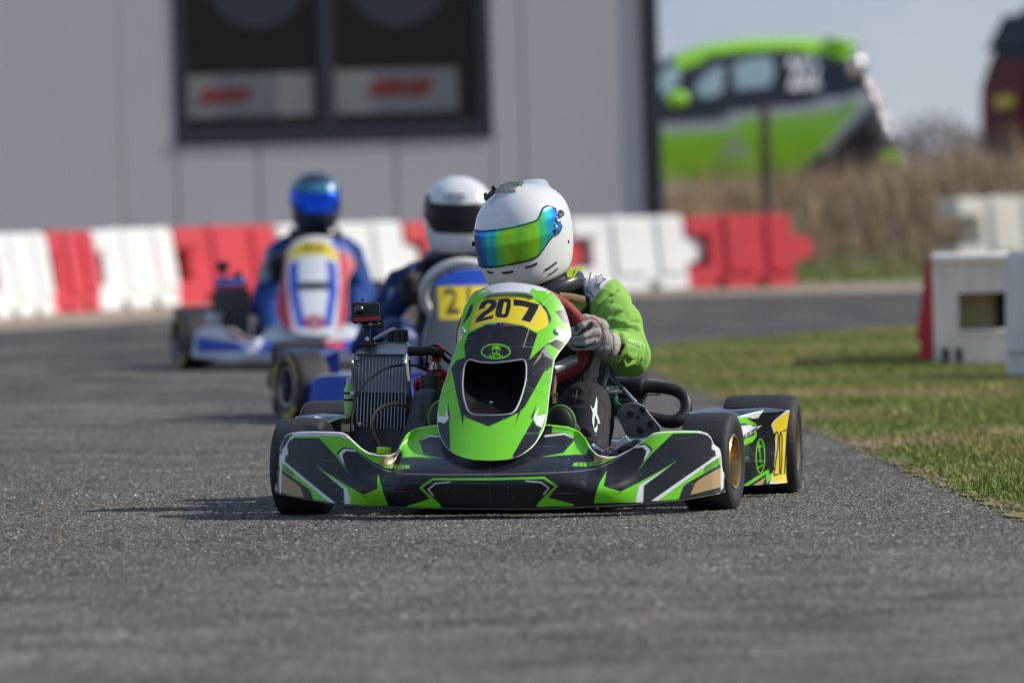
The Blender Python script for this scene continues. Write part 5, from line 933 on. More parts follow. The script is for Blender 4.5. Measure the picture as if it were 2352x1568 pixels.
T = Matrix.Translation(PK(c2, 630, 352, .52)); ss.lathe([(0, 0), (0, .016), (.006, .017), (.006, .0145), (.011, .0145), (.011, .017), (.017, .017), (.017, .0145), (.022, .0145), (.022, .016), (.028, .015), (.028, .005), (.04, .005), (.04, 0)], T, 18); ss.build('brake_master_cylinder', SILV, kart1)
ss = MB(); ss.tube([PK(c2, 708, 310, .52), PK(c2, 698, 380, .52), PK(c2, 695, 430, .5), PK(c2, 725, 470, .48)], [.006, .006, .008, .009], 8, sub=4); ss.build('brake_lever', mat('green_enamel', (.015, .11, .07), .35, var=.1), kart1)
ss = MB(); a, b_ = PK(c2, 590, 842, .0), PK(c2, 790, 705, .02); d = b_ - a; ss.box((a + b_) / 2, (d.length, .003, .017), Matrix.Rotation(-math.atan2(d.z, d.x), 4, 'Y'), .001); sso = ss.build('striped_bracket', mat('white_sticker', (.68, .68, .68), .4), kart1)
for k, (t0, t1, m) in enumerate(((.05, .22, 'r'), (.27, .38, 'r'), (.45, .55, 'r'), (.1, .3, 'b'), (.36, .48, 'b'), (.52, .66, 'b'))):
    s2 = MB(); s2.box(a.lerp(b_, (t0 + t1) / 2) + Vector((0, -.0022, .004 if m == 'r' else -.004)), (d.length * (t1 - t0), .001, .0045), Matrix.Rotation(-math.atan2(d.z, d.x), 4, 'Y')); s2.build('sticker_mark', mat('red_sticker', (.5, .03, .02), .4) if m == 'r' else mat('blue_sticker', (.03, .09, .33), .4), sso, False)
ss = MB(); ss.tube([PK(c2, 510, 760, -.02), PK(c2, 545, 790, -.02), PK(c2, 600, 825, -.03)], .0085, 10, sub=3); ss.build('steel_stub', mat('blue_steel', (.3, .36, .45), .3, .9), kart1)
ss = MB(); ss.box(PK(c2, 860, 745, .05), (.03, .03, .02), None, .006); ss.box(PK(c2, 868, 745, .03), (.016, .002, .01), None, .001); ss.box(PK(c2, 800, 790, .05), (.06, .04, .03), Matrix.Rotation(R(-20), 4, 'Y'), .008); ss.build('transponder', BPL, kart1)
ss = MB(); ss.tube([PK(c2, 222, 200, .25), PK(c2, 228, 280, .25), PK(c2, 218, 380, .22)], .006, 8, sub=3); ss.build('fuel_hose', CLEARP, kart1)
ss = MB(); ss.tube([PK(c2, 200, 378, .2), PK(c2, 255, 378, .2)], .006, 8); ss.tube([PK(c2, 228, 378, .2), PK(c2, 228, 440, .2)], .007, 8); ss.build('hose_clamp', mat('copper_fitting', (.4, .25, .17), .35, .9), kart1)
ss = MB(); ss.tube([PK(c2, 215, 185, .24), PK(c2, 380, 105, .3)], .0145, 12); ss.build('column_tube', mat('dull_alloy', (.3, .31, .27), .5, .6), kart1)
# action camera standing on the radiator
ac = kroot('action_camera', K1); tag(ac, 'small black action camera with a red stripe on the front radiator', 'camera', 'action cameras clamped on radiators')
def q9(x, y, yl=.45): return PK(c1, x, y, yl)
ca, cb_ = q9(508, 205), q9(682, 335); cc_ = (ca + cb_) / 2; cw, chh = cb_.x - ca.x, ca.z - cb_.z
mb = MB(); mb.box(cc_, (cw, .028, chh), None, .007); mb.box(cc_ + Vector((-cw * .24, -.0135, chh * .14)), (cw * .5, .006, chh * .66), None, .004); body_ = mb.build('camera_body', mat('camera_black', (.014, .014, .015), .4, var=.2), ac)
mb = MB(); mb.box(q9(597, 305, .4355), (cw * .93, .002, .011), Matrix.Rotation(R(-2), 4, 'Y')); mb.build('red_stripe', mat('red_trim', (.5, .015, .025), .35), ac, False)
mb = MB(); T = Matrix.Translation(q9(553, 250, .43)) @ Matrix.Rotation(R(-90), 4, 'Z'); mb.lathe([(-.002, 0), (-.002, .0125), (.004, .0125), (.006, .011), (.008, .009), (.012, .005), (.0125, 0)], T, 24); mb.build('lens', mat('lens_glass', (.006, .006, .008), .06, var=.1, coat=1), ac)
mb = MB(); mb.box(q9(548, 330, .432), (.01, .003, .004)); mb.build('record_light', mat('red_trim', (.5, .015, .025), .35), ac, False)
mb = MB(); p = q9(604, 348, .45); mb.box(p, (.03, .02, .012), None, .003); mb.tube([q9(572, 352, .44), q9(690, 352, .46)], .0052, 8); mb.box(q9(694, 345, .46), (.012, .014, .03), None, .003); a, b_ = q9(602, 355, .45), q9(608, 450, .46); mb.box((a + b_) / 2, (.0165, .012, (a - b_).length), None, .002); mb.box(q9(608, 462, .45), (.04, .05, .012), None, .004); mb.tube([q9(560, 470, .44), q9(600, 448, .43), q9(650, 462, .44)], .003, 6, sub=3); mb.tube([q9(575, 442, .44), q9(610, 470, .43), q9(640, 448, .44)], .003, 6, sub=3); mb.tube([q9(616, 470, .437), q9(616, 515, .437)], .0022, 6); mb.build('clamp_mount', BPL, ac)
mb = MB(); mb.lathe([(-.001, 0), (-.001, .006), (.002, .006), (.002, 0)], Matrix.Translation(q9(604, 428, .447)) @ Matrix.Rotation(R(-90), 4, 'Z'), 12); mb.tube([q9(612, 340, .44), q9(650, 336, .45), q9(680, 335, .455)], .004, 8); mb.build('mount_screw', SILV, ac)
mb = MB(); mb.tube([q9(640, 432, .45), q9(690, 405, .46), q9(750, 372, .47), q9(775, 368, .475)], [.0045, .0055, .0055, .0045], 8, sub=3); mb.build('safety_tether', mat('grey_cord', (.42, .41, .39), .6), ac); mb = MB(); mb.box(q9(575, 190, .45), (.008, .008, .008), None, .002); mb.tube([q9(682, 265, .45), q9(700, 310, .46), q9(700, 350, .46), q9(685, 380, .46)], .0011, 6, sub=4); mb.build('cord', BPL, ac)
# ------------------------------------------------------------------ drivers
HEL_Z = np.array([-.137, -.13, -.11, -.085, -.05, 0, .035, .065, .09, .11, .124, .132, .1355]); HEL_W = np.array([.088, .1, .111, .117, .1215, .125, .1235, .116, .1015, .08, .0555, .033, .0]); HEL_F = np.array([.118, .135, .149, .156, .156, .148, .139, .125, .1065, .083, .057, .034, .0]); HEL_B = np.array([.07, .085, .104, .121, .137, .148, .148, .14, .124, .099, .069, .041, .0])
def hel_pt(az, z, off=0.0):
    """az 0 = face forward (-y), + = towards +x"""
    w, f, b = (np.interp(z, HEL_Z, A) + off for A in (HEL_W, HEL_F, HEL_B)); c_, s_ = np.cos(az), np.sin(az); e = 2 / 2.25
    x = np.sign(s_) * np.abs(s_) ** e * w; y = -np.sign(c_) * np.abs(c_) ** e * np.where(c_ > 0, f, b); return np.stack([x, y, np.broadcast_to(z, np.shape(x))], -1)
def dense(A, Z):  # smooth resample of the profile (Catmull-Rom over index)
    P = [Vector((z, a, 0)) for z, a in zip(Z, A)]; return [p.to_2d() for p in spline(P, 0, 5)[0]]
def helmet(parent, M, shellm, visorm, hi=True, shellcol=None, scale=1.0):
    zz = [p for p in dense(HEL_W, HEL_Z)]; na = 96 if hi else 40; az = np.linspace(0, 2 * np.pi, na, endpoint=False); W = dense(HEL_W, HEL_Z); F = dense(HEL_F, HEL_Z); B = dense(HEL_B, HEL_Z); rings = []
    for w, f, b in zip(W, F, B):
        c_, s_ = np.cos(az), np.sin(az); e = 2 / 2.25; x = np.sign(s_) * np.abs(s_) ** e * w[1]; y = -np.sign(c_) * np.abs(c_) ** e * np.where(c_ > 0, f[1], b[1]); rings.append([M @ Vector((a * scale, d * scale, w[0] * scale)) for a, d in zip(x, y)])
    mb = MB(); mb.loft(rings, cap=True); o = mb.build('helmet', shellm, parent, True, 50)
    if shellcol: Mi = M.inverted(); setcol(o.data, shellcol(np.array([tuple(Mi @ q.co) for q in o.data.vertices])))
    nz = 22; A = np.linspace(R(-97), R(97), 90 if hi else 40); V = np.zeros((nz, len(A), 3))
    side = smooth(np.abs(A), R(52), R(84)); hi_ = .05 + .026 * smooth(np.abs(A), R(62), R(82)) - .02 * smooth(np.abs(A), R(88), R(97)); lo = -.059 + .042 * side + .02 * smooth(np.abs(A), R(88), R(97))
    for j in range(nz):
        t = j / (nz - 1); z = lo + (hi_ - lo) * t; edge = .0035 - .004 * (1 if j in (0, nz - 1) else 0); p = hel_pt(A, z, edge); p[0] = hel_pt(A[:1], z[:1], -.001)[0]; p[-1] = hel_pt(A[-1:], z[-1:], -.001)[0]; V[j] = [M @ Vector(q * scale) for q in p]
    vo_ = gridmesh('visor', V, [visorm], o, angle=60); bd = [Vector(q) for q in list(V[1]) + list(V[1:-1, -1])[1:] + list(V[-2][::-1])[1:] + list(V[1:-1, 0][::-1])[1:-1]]; gk = MB(); gk.tube(bd, .0016, 6, closed=True); gk.build('visor_gasket', BRB, o); return o, bvh_of(o), vo_
def person_root(fr, label): o = kroot('person', fr); return tag(o, label, 'person', 'kart drivers')
def folds(me, amp, s, seed=0):
    v = verts(me); n = np.empty(len(v) * 3, np.float32); me.vertices.foreach_get('normal', n); n = n.reshape(-1, 3); x, y, z = (v * s).T
    a = 1 - np.abs(np.sin(2.1 * x + 3.3 * z + 1.6 * np.sin(1.7 * y + 1.1 * x + seed) + 1.2 * np.sin(2.9 * z - 1.3 * y))); b = 1 - np.abs(np.sin(3.7 * z - 2.3 * x + 1.9 * np.sin(2.3 * x + 1.9 * y + seed)))
    h = (a ** 2.2 - .35) * .6 + (b ** 2.5 - .3) * .5; v = v + n * (amp * h)[:, None]; me.vertices.foreach_set('co', v.astype(np.float32).ravel()); me.update(); return v
# ---- driver of 207
per1 = person_root(K1, 'driver in green suit and white helmet with mirrored visor'); Kp = K1.K
HC = Kp(1203, 534, .60); HM = Matrix.Translation(HC) @ Matrix.Rotation(R(4.5), 4, Vector((0, -1, 0))) @ Matrix.Rotation(R(-33), 4, 'Z') @ Matrix.Rotation(R(13), 4, 'X')
SUIT = mat_paint('suit_cloth', .7, 0, bump=.07, bscale=160, grime=.04)
b = MB(); sh = Kp(1385, 695, .70); el = Kp(1446, 812, .60); wr = PK(c7, 760, 1180, .395); rs = Kp(1120, 715, .72); re = Kp(1090, 830, .58); rw = Kp(1085, 800, .4); nk = Kp(1268, 668, .68)
b.cone(Kp(1275, 770, .74), Kp(1262, 900, .80), .135, .13); b.cone(Kp(1330, 715, .72), Kp(1190, 730, .73), .085, .085); b.cone(nk, Kp(1270, 730, .72), .055, .09); b.cone(sh, el, .076, .06, 14); b.cone(Kp(1330, 705, .72), sh, .08, .072); b.cone(el, wr, .058, .047, 12); b.ball(el + Vector((.0, 0, -.004)), .062); b.ball(sh.lerp(el, .45) + Vector((.006, 0, 0)), .074)
b.cone(rs, re, .066, .054); b.cone(Kp(1190, 720, .73), rs, .08, .066); b.cone(re, rw, .054, .042); b.cone(Kp(1250, 960, .82), Kp(1250, 900, .80), .15, .13)
for s, kx in ((1, 1346), (-1, 1062)):
    kn = Kp(kx, 935, .30); b.cone(Kp(1250 + s * 55, 985, .78), kn, .082, .072, 14); b.cone(kn, Kp(kx + s * 6, 1040, .08), .07, .056, 12)
bm_ = remesh(b, .0048, 9); folds(bm_, .005, 7.5); body1 = link('body', bm_, per1, True, 180); bm_.materials.append(SUIT); bvb = bvh_of(body1)
def creases(me, bvh, lines, cf, depth, w):
    v = verts(me); n = np.empty(len(v) * 3, np.float32); me.vertices.foreach_get('normal', n); n = n.reshape(-1, 3); h = np.zeros(len(v))
    for ln in lines:
        P = [K1.hit(bvh, *cf(*t), .6)[0] for t in ln]; P = [np.array(p) for p in spline(P, 0, 4)[0]]; lo = np.min(P, 0) - .05; hi = np.max(P, 0) + .05; s = np.where(((v >= lo) & (v <= hi)).all(1))[0]; d = np.full(len(s), 9.0); tp = np.zeros(len(s))
        for i, (a, b_) in enumerate(zip(P[:-1], P[1:])):
            e = b_ - a; t = np.clip(((v[s] - a) @ e) / max(e @ e, 1e-12), 0, 1); q = np.linalg.norm(v[s] - a - t[:, None] * e, axis=1); k = q < d; d[k] = q[k]; tp[k] = (i + t[k]) / (len(P) - 1)
        f = np.sin(np.pi * np.clip(tp, 0, 1)) ** .5; h[s] += f * (-depth * np.exp(-(d / w) ** 2) + depth * .65 * np.exp(-((d - 2.1 * w) / (1.3 * w)) ** 2))
    v = v + n * h[:, None]; me.vertices.foreach_set('co', v.astype(np.float32).ravel()); me.update()
creases(bm_, bvb, [((490, 690), (520, 600), (600, 500), (700, 410), (850, 320)), ((620, 880), (760, 870), (880, 885), (1000, 850), (1180, 820)), ((900, 890), (1000, 905), (1120, 935), (1190, 985)), ((830, 950), (872, 1050), (860, 1170), (790, 1270)), ((905, 1360), (860, 1470), (820, 1530)), ((1190, 990), (1240, 1150), (1255, 1290), (1220, 1420)), ((690, 770), (790, 690), (900, 640)), ((930, 1330), (1000, 1420), (1100, 1390), (1150, 1300)), ((560, 640), (640, 560), (760, 500))], c7, .0075, .0062)
creases(bm_, bvb, [((330, 330), (400, 360), (500, 350)), ((300, 420), (360, 450), (440, 440)), ((560, 420), (610, 470), (630, 540)), ((420, 640), (480, 690), (560, 700)), ((590, 560), (620, 620), (600, 690))], c2, .005, .007)
bvb = bvh_of(body1)
v = verts(bm_); LG = (.23, .46, .075); DG = (.019, .017, .021); col = np.tile(np.array(DG), (len(v), 1)); Pm = v[:, [0, 2]]
def cloth_poly(pts, c_, cf=lambda x, y: (x, y), yf=.65, w=.005, yr=None):
    q = np.array([[p.x, p.z] for p in (K1.K(*cf(*t), yf) for t in pts)])
    if yr: s = (v[:, 1] > yr[0]) & (v[:, 1] < yr[1]); idx = np.where(s)[0]; sub = col[idx].copy(); paint(sub, Pm[idx], q, c_, w); col[idx] = sub
    else: paint(col, Pm, q, c_, w)
cloth_poly([(1355, 640), (1380, 620), (1560, 640), (1560, 900), (1400, 900), (1400, 800), (1372, 780), (1358, 720)], LG, yr=(.36, 1.2)); cloth_poly([(1020, 660), (1160, 660), (1150, 900), (1020, 900)], LG, yr=(.36, 1.2))
cloth_poly([(1310, 690), (1345, 680), (1350, 700), (1315, 735)], LG); cloth_poly([(1275, 720), (1320, 700), (1300, 760), (1275, 770)], LG)
cloth_poly([(330, 30), (560, 20), (760, 110), (640, 240), (480, 460), (440, 500), (430, 440), (350, 390), (315, 300)], (.66, .66, .7), c7)
def cloth_line(pts, hw, c_, cf, yr=None):
    q = np.array([[p.x, p.z] for p in (K1.hit(bvb, *cf(*t), .65)[0] for t in pts)]); s = np.ones(len(v), bool) if yr is None else (v[:, 1] < yr); idx = np.where(s)[0]; sub = col[idx].copy(); paint_line(sub, Pm[idx], q, hw, c_, .003); col[idx] = sub
setcol(bm_, col)
def stitched(name, pts, cf, r, m, closed=False, off=.0, sub=0):
    mb = MB(); P = [K1.hit(bvb, *cf(*t), .6) for t in pts]; mb.tube([h + n_ * (.001 + off) for h, n_ in P], r, 6, closed=closed, sub=sub); return mb.build(name, m, per1)
BKT = mat('black_thread', (.012, .012, .014), .7); WHT_P = mat('white_print', (.72, .72, .74), .6)
stitched('suit_piping', ((420, 60), (395, 200), (375, 330), (430, 380), (470, 440)), c7, .0016, BKT, sub=5)
stitched('suit_emblem', ((490, 105), (535, 130), (590, 85), (598, 145), (650, 160), (570, 210), (545, 290), (505, 290), (490, 250), (520, 180)), c7, .0011, BKT, closed=True); stitched('suit_emblem', ((510, 265), (520, 230), (540, 222), (535, 262)), c7, .0009, BKT, closed=True)
stitched('suit_seam', ((490, 690), (560, 570), (690, 420), (850, 320)), c7, .0009, mat('green_thread', (.08, .24, .03), .8), sub=4)
def print_poly(name, pts, cf, m, closed=True):
    """outlined print: filled strip polygon triangulated over the cloth"""
    bm = bmesh.new(); P = [K1.hit(bvb, *cf(*t), .3) for t in pts]; f = bm.faces.new([bm.verts.new(h + n_ * .0018) for h, n_ in P]); bmesh.ops.triangulate(bm, faces=[f]); me = bpy.data.meshes.new(name); bm.to_mesh(me); bm.free(); me.materials.append(m); return link(name, me, per1, False)
cz = lambda x, y: c2(x, y)
print_poly('trouser_emblem', ((500, 455), (522, 490), (534, 465), (549, 390), (556, 430), (552, 520), (566, 560), (577, 598), (556, 602), (560, 590), (550, 560), (538, 530), (532, 590), (528, 640), (545, 625), (558, 600), (557, 640), (540, 686), (528, 640), (515, 575), (522, 520), (512, 490)), cz, WHT_P)
stitched('suit_seam', ((430, 245), (405, 340), (385, 450), (355, 560)), cz, .0008, mat('grey_thread', (.16, .15, .16), .8), sub=4)
letters_on(bvb, K1, 'inestars', lambda a, b_: c7(1075 + a, 1120 - b_ + a * .36), mat('pale_green_print', (.45, .68, .3), .7), per1, .6, 105, .1, 2.0, off=.003)
# neck protector and shoe, gloves
NB = mat('brace_black', (.02, .02, .022), .35, var=.2, coat=.3); LIME = mat('lime_plastic', (.5, .66, .01), .4, var=.08)
nb = MB(); cN = Kp(1245, 668, .64); rg = []
for k in range(40):
    a = 2 * math.pi * k / 40; rg.append(cN + Vector((.098 * math.cos(a), .1 * math.sin(a), .03 * math.cos(a) + .01 * math.sin(a))))
nb.tube(rg, .024, 12, closed=True, flat=.8); nbo = nb.build('neck_brace', NB, per1); nbv = bvh_of(nbo)
for pts in (((745, 880), (795, 825), (852, 840), (840, 870), (800, 905), (760, 905)), ((855, 770), (880, 730), (905, 745), (890, 800), (862, 800)), ((915, 760), (930, 722), (975, 720), (972, 742), (940, 748), (905, 800), (890, 800))):
    mb = MB(); P = [K1.K(*c6(*t), .53 + .0003 * (t[0] - 745)) for t in pts]; mb.prism(P, (0, .02, 0)); mb.build('brace_pad', LIME, nbo, False)
SHO = mat('shoe_black', (.02, .022, .018), .6, var=.3, vscale=30); SHG = mat('shoe_green', (.1, .22, .03), .6, var=.25, vscale=30)
for X, Y, lab in ((1287, 972, 1), (1018, 960, -1)):
    p = Kp(X, Y, -.02); mb = MB(); mb.mi(0).ball(p + Vector((0, -.004, 0)), (.034, .012, .043), 20, 12); mb.mi(0).cone(p + Vector((0, .02, 0)), p + Vector((lab * .02, .2, -.06)), .032, .038, 8)
    so_ = mb.build('shoe', SHO, per1); mb = MB(); mb.tube([p + Vector((.037 * math.cos(a), .002, .045 * math.sin(a))) for a in np.linspace(0, 6.283, 28, endpoint=False)], .0055, 8, closed=True); mb.build('sole_edge', SHG, so_)
GLV = mat_paint('glove_cloth', .8, 0, bump=.3, bscale=300, grime=.25)
def glove1():
    q = lambda x, y, d: PK(c7, x, y, d); b = MB()
    F = [((455, 815, .283), (300, 880, .262), (150, 960, .268), (100, 985, .30), (150, 1000, .335)), ((520, 965, .282), (310, 1030, .258), (140, 1055, .262), (95, 1062, .295), (150, 1065, .332)), ((520, 1090, .285), (315, 1122, .262), (150, 1135, .268), (110, 1140, .30), (165, 1140, .335)), ((490, 1185, .292), (330, 1195, .275), (200, 1195, .278), (160, 1195, .305), (200, 1190, .335))]
    for f, r_ in zip(F, (.0128, .0125, .0118, .0105)):
        P = [q(*t) for t in f]
        for a, c_ in zip(P[:-1], P[1:]): b.cone(a, c_, r_, r_ * .96, 6)
    b.cone(q(480, 870, .295), q(530, 1160, .298), .021, .02, 8); b.cone(q(560, 900, .305), q(590, 1150, .31), .026, .025, 8); b.cone(q(570, 1050, .31), q(640, 1150, .345), .034, .036, 8); b.cone(q(500, 820, .30), q(560, 900, .305), .016, .024, 5); b.cone(q(640, 1140, .34), q(672, 1175, .372), .038, .0415, 6)
    T = [q(560, 900, .31), q(450, 790, .318), q(340, 770, .315), (q(240, 800, .31))]
    for a, c_ in zip(T[:-1], T[1:]): b.cone(a, c_, .0155, .0135, 6)
    me = remesh(b, .0028, 3); o = link('glove', me, per1, True, 180); me.materials.append(GLV); bv = bvh_of(o); vv = verts(me); col = np.tile(np.array((.42, .395, .36)), (len(vv), 1)); P = vv[:, [0, 2]]
    H = lambda pts: np.array([[h.x, h.z] for h in (K1.hit(bv, *c7(*t), .27)[0] for t in pts)]); bl = (.016, .015, .016)
    paint(col, P, H([(210, 1005), (330, 900), (400, 810), (455, 800), (470, 850), (430, 920), (330, 985), (240, 1020)]), bl, .003); paint(col, P, H([(100, 985), (130, 990), (230, 1015), (215, 1028), (110, 1015)]), bl, .003)
    for ln, hw in ((((490, 965), (430, 1030), (340, 1070)), .0012), (((495, 1100), (430, 1165), (330, 1200), (180, 1185)), .0016), (((140, 1150), (220, 1210), (330, 1212)), .0014), (((600, 950), (650, 1010), (640, 1090)), .0009), (((440, 1270), (520, 1230), (600, 1150)), .001)): paint_line(col, P, H(ln), hw, bl, .002)
    for ln in (((430, 755), (500, 770), (580, 865), (605, 960), (612, 1060)),): paint_line(col, P, H(ln), .0022, (.42, .02, .03), .002)
    paint_line(col, P, H([(690, 905), (770, 1030), (775, 1200), (700, 1380)]), .0012, (.05, .05, .05), .002); setcol(me, col)
    letters_on(bv, K1, 'iSi', lambda a, b_: c7(205 + a * .35 + b_ * .75, 905 + a * .95 - b_ * .45), BKT, o, .27, 95, 0, 3, off=.0015)
glove1()
gr = MB(); hr = swpts[28]; gr.cone(hr + Vector((0, -.01, -.04)), hr + Vector((0, -.01, .04)), .033, .03, 6); gr.cone(hr + Vector((0, .01, 0)), rw, .035, .04, 6)
for k in range(4): gr.cone(hr + Vector((-.02, -.025, -.035 + .023 * k)), hr + Vector((.03, -.02, -.03 + .022 * k)), .012, .011, 5)
gr.cone(hr + Vector((-.01, .02, .05)), hr + Vector((.03, .01, .06)), .014, .012, 5)
me = remesh(gr, .004, 3); o = link('glove', me, per1, True, 180); me.materials.append(GLV); setcol(me, (.34, .32, .295))
# helmet with mirrored visor
HWH = mat('helmet_white', (.72, .72, .71), .25, var=.03, vscale=8, coat=.6, rvar=.08)
iv = bpy.data.materials.new('mirrored_visor'); iv.use_nodes = True; n = iv.node_tree; bb = n.nodes['Principled BSDF']; bb.inputs['Metallic'].default_value = .85; bb.inputs['Roughness'].default_value = .24; bb.inputs['Coat Weight'].default_value = .15; bb.inputs['Coat Roughness'].default_value = .05
lw = n.nodes.new('ShaderNodeLayerWeight'); lw.inputs['Blend'].default_value = .5; tc = n.nodes.new('ShaderNodeTexCoord'); mp = n.nodes.new('ShaderNodeMapping'); mp.inputs['Scale'].default_value = (42, 42, 1.6); n.links.new(tc.outputs['Object'], mp.inputs[0])
sn = n.nodes.new('ShaderNodeTexNoise'); sn.inputs['Scale'].default_value = 1; sn.inputs['Detail'].default_value = 3; n.links.new(mp.outputs[0], sn.inputs['Vector'])
ma = n.nodes.new('ShaderNodeMath'); ma.operation = 'MULTIPLY_ADD'; ma.inputs[1].default_value = .42; n.links.new(sn.outputs[0], ma.inputs[0]); n.links.new(lw.outputs['Facing'], ma.inputs[2])
rp = n.nodes.new('ShaderNodeValToRGB'); e = rp.color_ramp.elements
for _ in range(4): e.new(.5)
for k, (p, c_) in enumerate(((.15, (.45, .8, .04)), (.28, (.3, .8, .04)), (.4, (.08, .66, .2)), (.5, (.03, .44, .62)), (.62, (.02, .17, .65)), (.88, (.02, .05, .3)))): e[k].position = p; e[k].color = (*c_, 1)
n.links.new(ma.outputs[0], rp.inputs[0]); n.links.new(rp.outputs[0], bb.inputs['Base Color'])
hel1, hbv1, vis1 = helmet(per1, HM, HWH, iv, scale=.965); vbv = bvh_of(vis1); H6 = lambda bv, x, y: K1.hit(bv, *c6(x, y), .55)
for a, b_, r_ in (((285, 757), (325, 766), .0028), ((393, 766), (470, 755), .0034), ((558, 728), (642, 698), .0034), ((702, 745), (780, 692), .0036), ((728, 778), (788, 736), .0028)):
    mb = MB(); p0, n0 = H6(hbv1, *a); p1, n1 = H6(hbv1, *b_); pm, nm = H6(hbv1, (a[0] + b_[0]) / 2, (a[1] + b_[1]) / 2 + 4); mb.tube([p0, pm, p1], r_, 8, sub=3); mb.build('chin_vent', BRB, hel1)
for x, y, r_, m in ((812, 340, .0105, SILV), (787, 380, .0075, SILV), (775, 425, .005, SILV), (770, 467, .006, DKM), (803, 524, .0055, DKM)):
    p, n_ = H6(vbv, x, y)
    if (p - HC).length > .3: p, n_ = H6(hbv1, x, y)
    mb = MB(); mb.lathe([(-.001, 0), (-.001, r_), (.002, r_), (.0035, r_ * .75), (.0025, r_ * .4), (.0025, 0)], Matrix.Translation(p) @ n_.to_track_quat('X', 'Z').to_matrix().to_4x4(), 16); mb.build('visor_screw', m, hel1)
p, n_ = H6(hbv1, 868, 542); mb = MB(); mb.ball(p, (.003, .003, .006), 10, 6); mb.build('helmet_rivet', DKM, hel1)
mb = MB(); p = Kp(*c6(205, 558), .565); mb.lathe([(-.012, 0), (-.012, .008), (-.009, .008), (-.006, .0045), (.012, .005), (.012, 0)], Matrix.Translation(p) @ Matrix.Rotation(R(10), 4, 'Z'), 12); mb.build('tear_off_post', BRB, hel1)
CLR = bpy.data.materials.new('clear_plastic'); CLR.use_nodes = True; cb2 = CLR.node_tree.nodes['Principled BSDF']; cb2.inputs['Base Color'].default_value = (.75, .8, .88, 1); cb2.inputs['Alpha'].default_value = .32; cb2.inputs['Roughness'].default_value = .12
_nz = CLR.node_tree.nodes.new('ShaderNodeTexNoise'); _nz.inputs['Scale'].default_value = 30; _mr = CLR.node_tree.nodes.new('ShaderNodeMapRange'); _mr.inputs[3].default_value = .06; _mr.inputs[4].default_value = .25; CLR.node_tree.links.new(_nz.outputs[0], _mr.inputs[0]); CLR.node_tree.links.new(_mr.outputs[0], cb2.inputs['Roughness'])
top_edge = [(520, 108), (570, 95), (640, 88), (690, 92), (712, 105), (740, 150), (775, 195)]; low_edge = [(520, 118), (570, 116), (640, 122), (680, 140), (705, 160), (735, 185), (772, 205)]
U = np.array([[Kp(*c6(*t), .64 + .012 * i) for i, t in enumerate(top_edge)], [Kp(*c6(*t), .60 + .012 * i) for i, t in enumerate(low_edge)]]); U2 = np.concatenate([U, U[::-1] + np.array([0, .002, -.002])]); gridmesh('rear_spoiler', U2, [CLR], hel1)
mb = MB(); P = [H6(hbv1, *t) for t in ((345, 205), (385, 150), (440, 128), (545, 122), (530, 150), (490, 185), (420, 190))]; P = [h + n_ * .002 for h, n_ in P]; mb.prism(P, Vector((-.002, -.002, .006))); mb.build('top_vent', mat('vent_plastic', (.5, .48, .42), .35, var=.15), hel1, False)
for t in ((400, 150), (440, 140), (480, 136)):
    p, n_ = H6(hbv1, *t); mb = MB(); mb.tube([p + n_ * .007, p + n_ * .007 + Vector((.003, -.004, -.012))], .0016, 6); mb.build('vent_rib', mat('vent_rib_grey', (.2, .19, .17), .5), hel1)  # ribs in a darker grey than the vent cover
mb = MB(); a, b_ = Kp(*c6(265, 238), .54), Kp(*c6(345, 165), .56); mb.tube([a, b_], .007, 8, flat=.6); mb.box(Kp(*c6(330, 155), .555), (.012, .012, .012), Matrix.Rotation(R(35), 4, 'Y'), .002); mb.box(Kp(*c6(270, 205), .545), (.01, .01, .012), Matrix.Rotation(R(35), 4, 'Y'), .002); mb.build('vent_latch', BPL, hel1)
# ================================================================== the two karts behind
def side_kart(fr, label, bpaint, ppaint, podc, steer, tf, rimm, stripe, wheelm, wr=.162, bsc=(.95, .82)):
    k = kroot('racing_kart', fr); tag(k, label, 'racing kart', G1); chassis(k, 0)
    for s in (-1, 1): wheel(k, s * .575, 0, .13, .132, steer, s, False, rimm, stripe); wheel(k, s * .555, 1.05, .138, .208, 0, s, False, rimm, stripe)
    bo_, _ = bumper(k, False, bpaint); vv = verts(bo_.data); vv[:, 0] *= bsc[0]; vv[:, 2] = .03 + (vv[:, 2] - .03) * bsc[1]; bo_.data.vertices.foreach_set('co', vv.astype(np.float32).ravel()); bo_.data.update(); panel(k, False, ppaint, False, tf)
    for s in (-1, 1):
        po_ = sidepod(k, s, False, lambda o, side: podc(o, side)); vv = verts(po_.data); vv[:, 0] *= .92; po_.data.vertices.foreach_set('co', vv.astype(np.float32).ravel()); po_.data.update()
    mb = MB(); mb.tube([(-.66, 1.22, .12), (-.4, 1.29, .12), (.4, 1.29, .12), (.66, 1.22, .12)], .035, 10, sub=4); mb.build('rear_bumper', BPL, k)
    steering(k, SW1 + Vector((.02 if wr < .15 else 0, 0, .0)), wr, R(35), wheelm, R(20)); exhaust_generic(k)
    return k
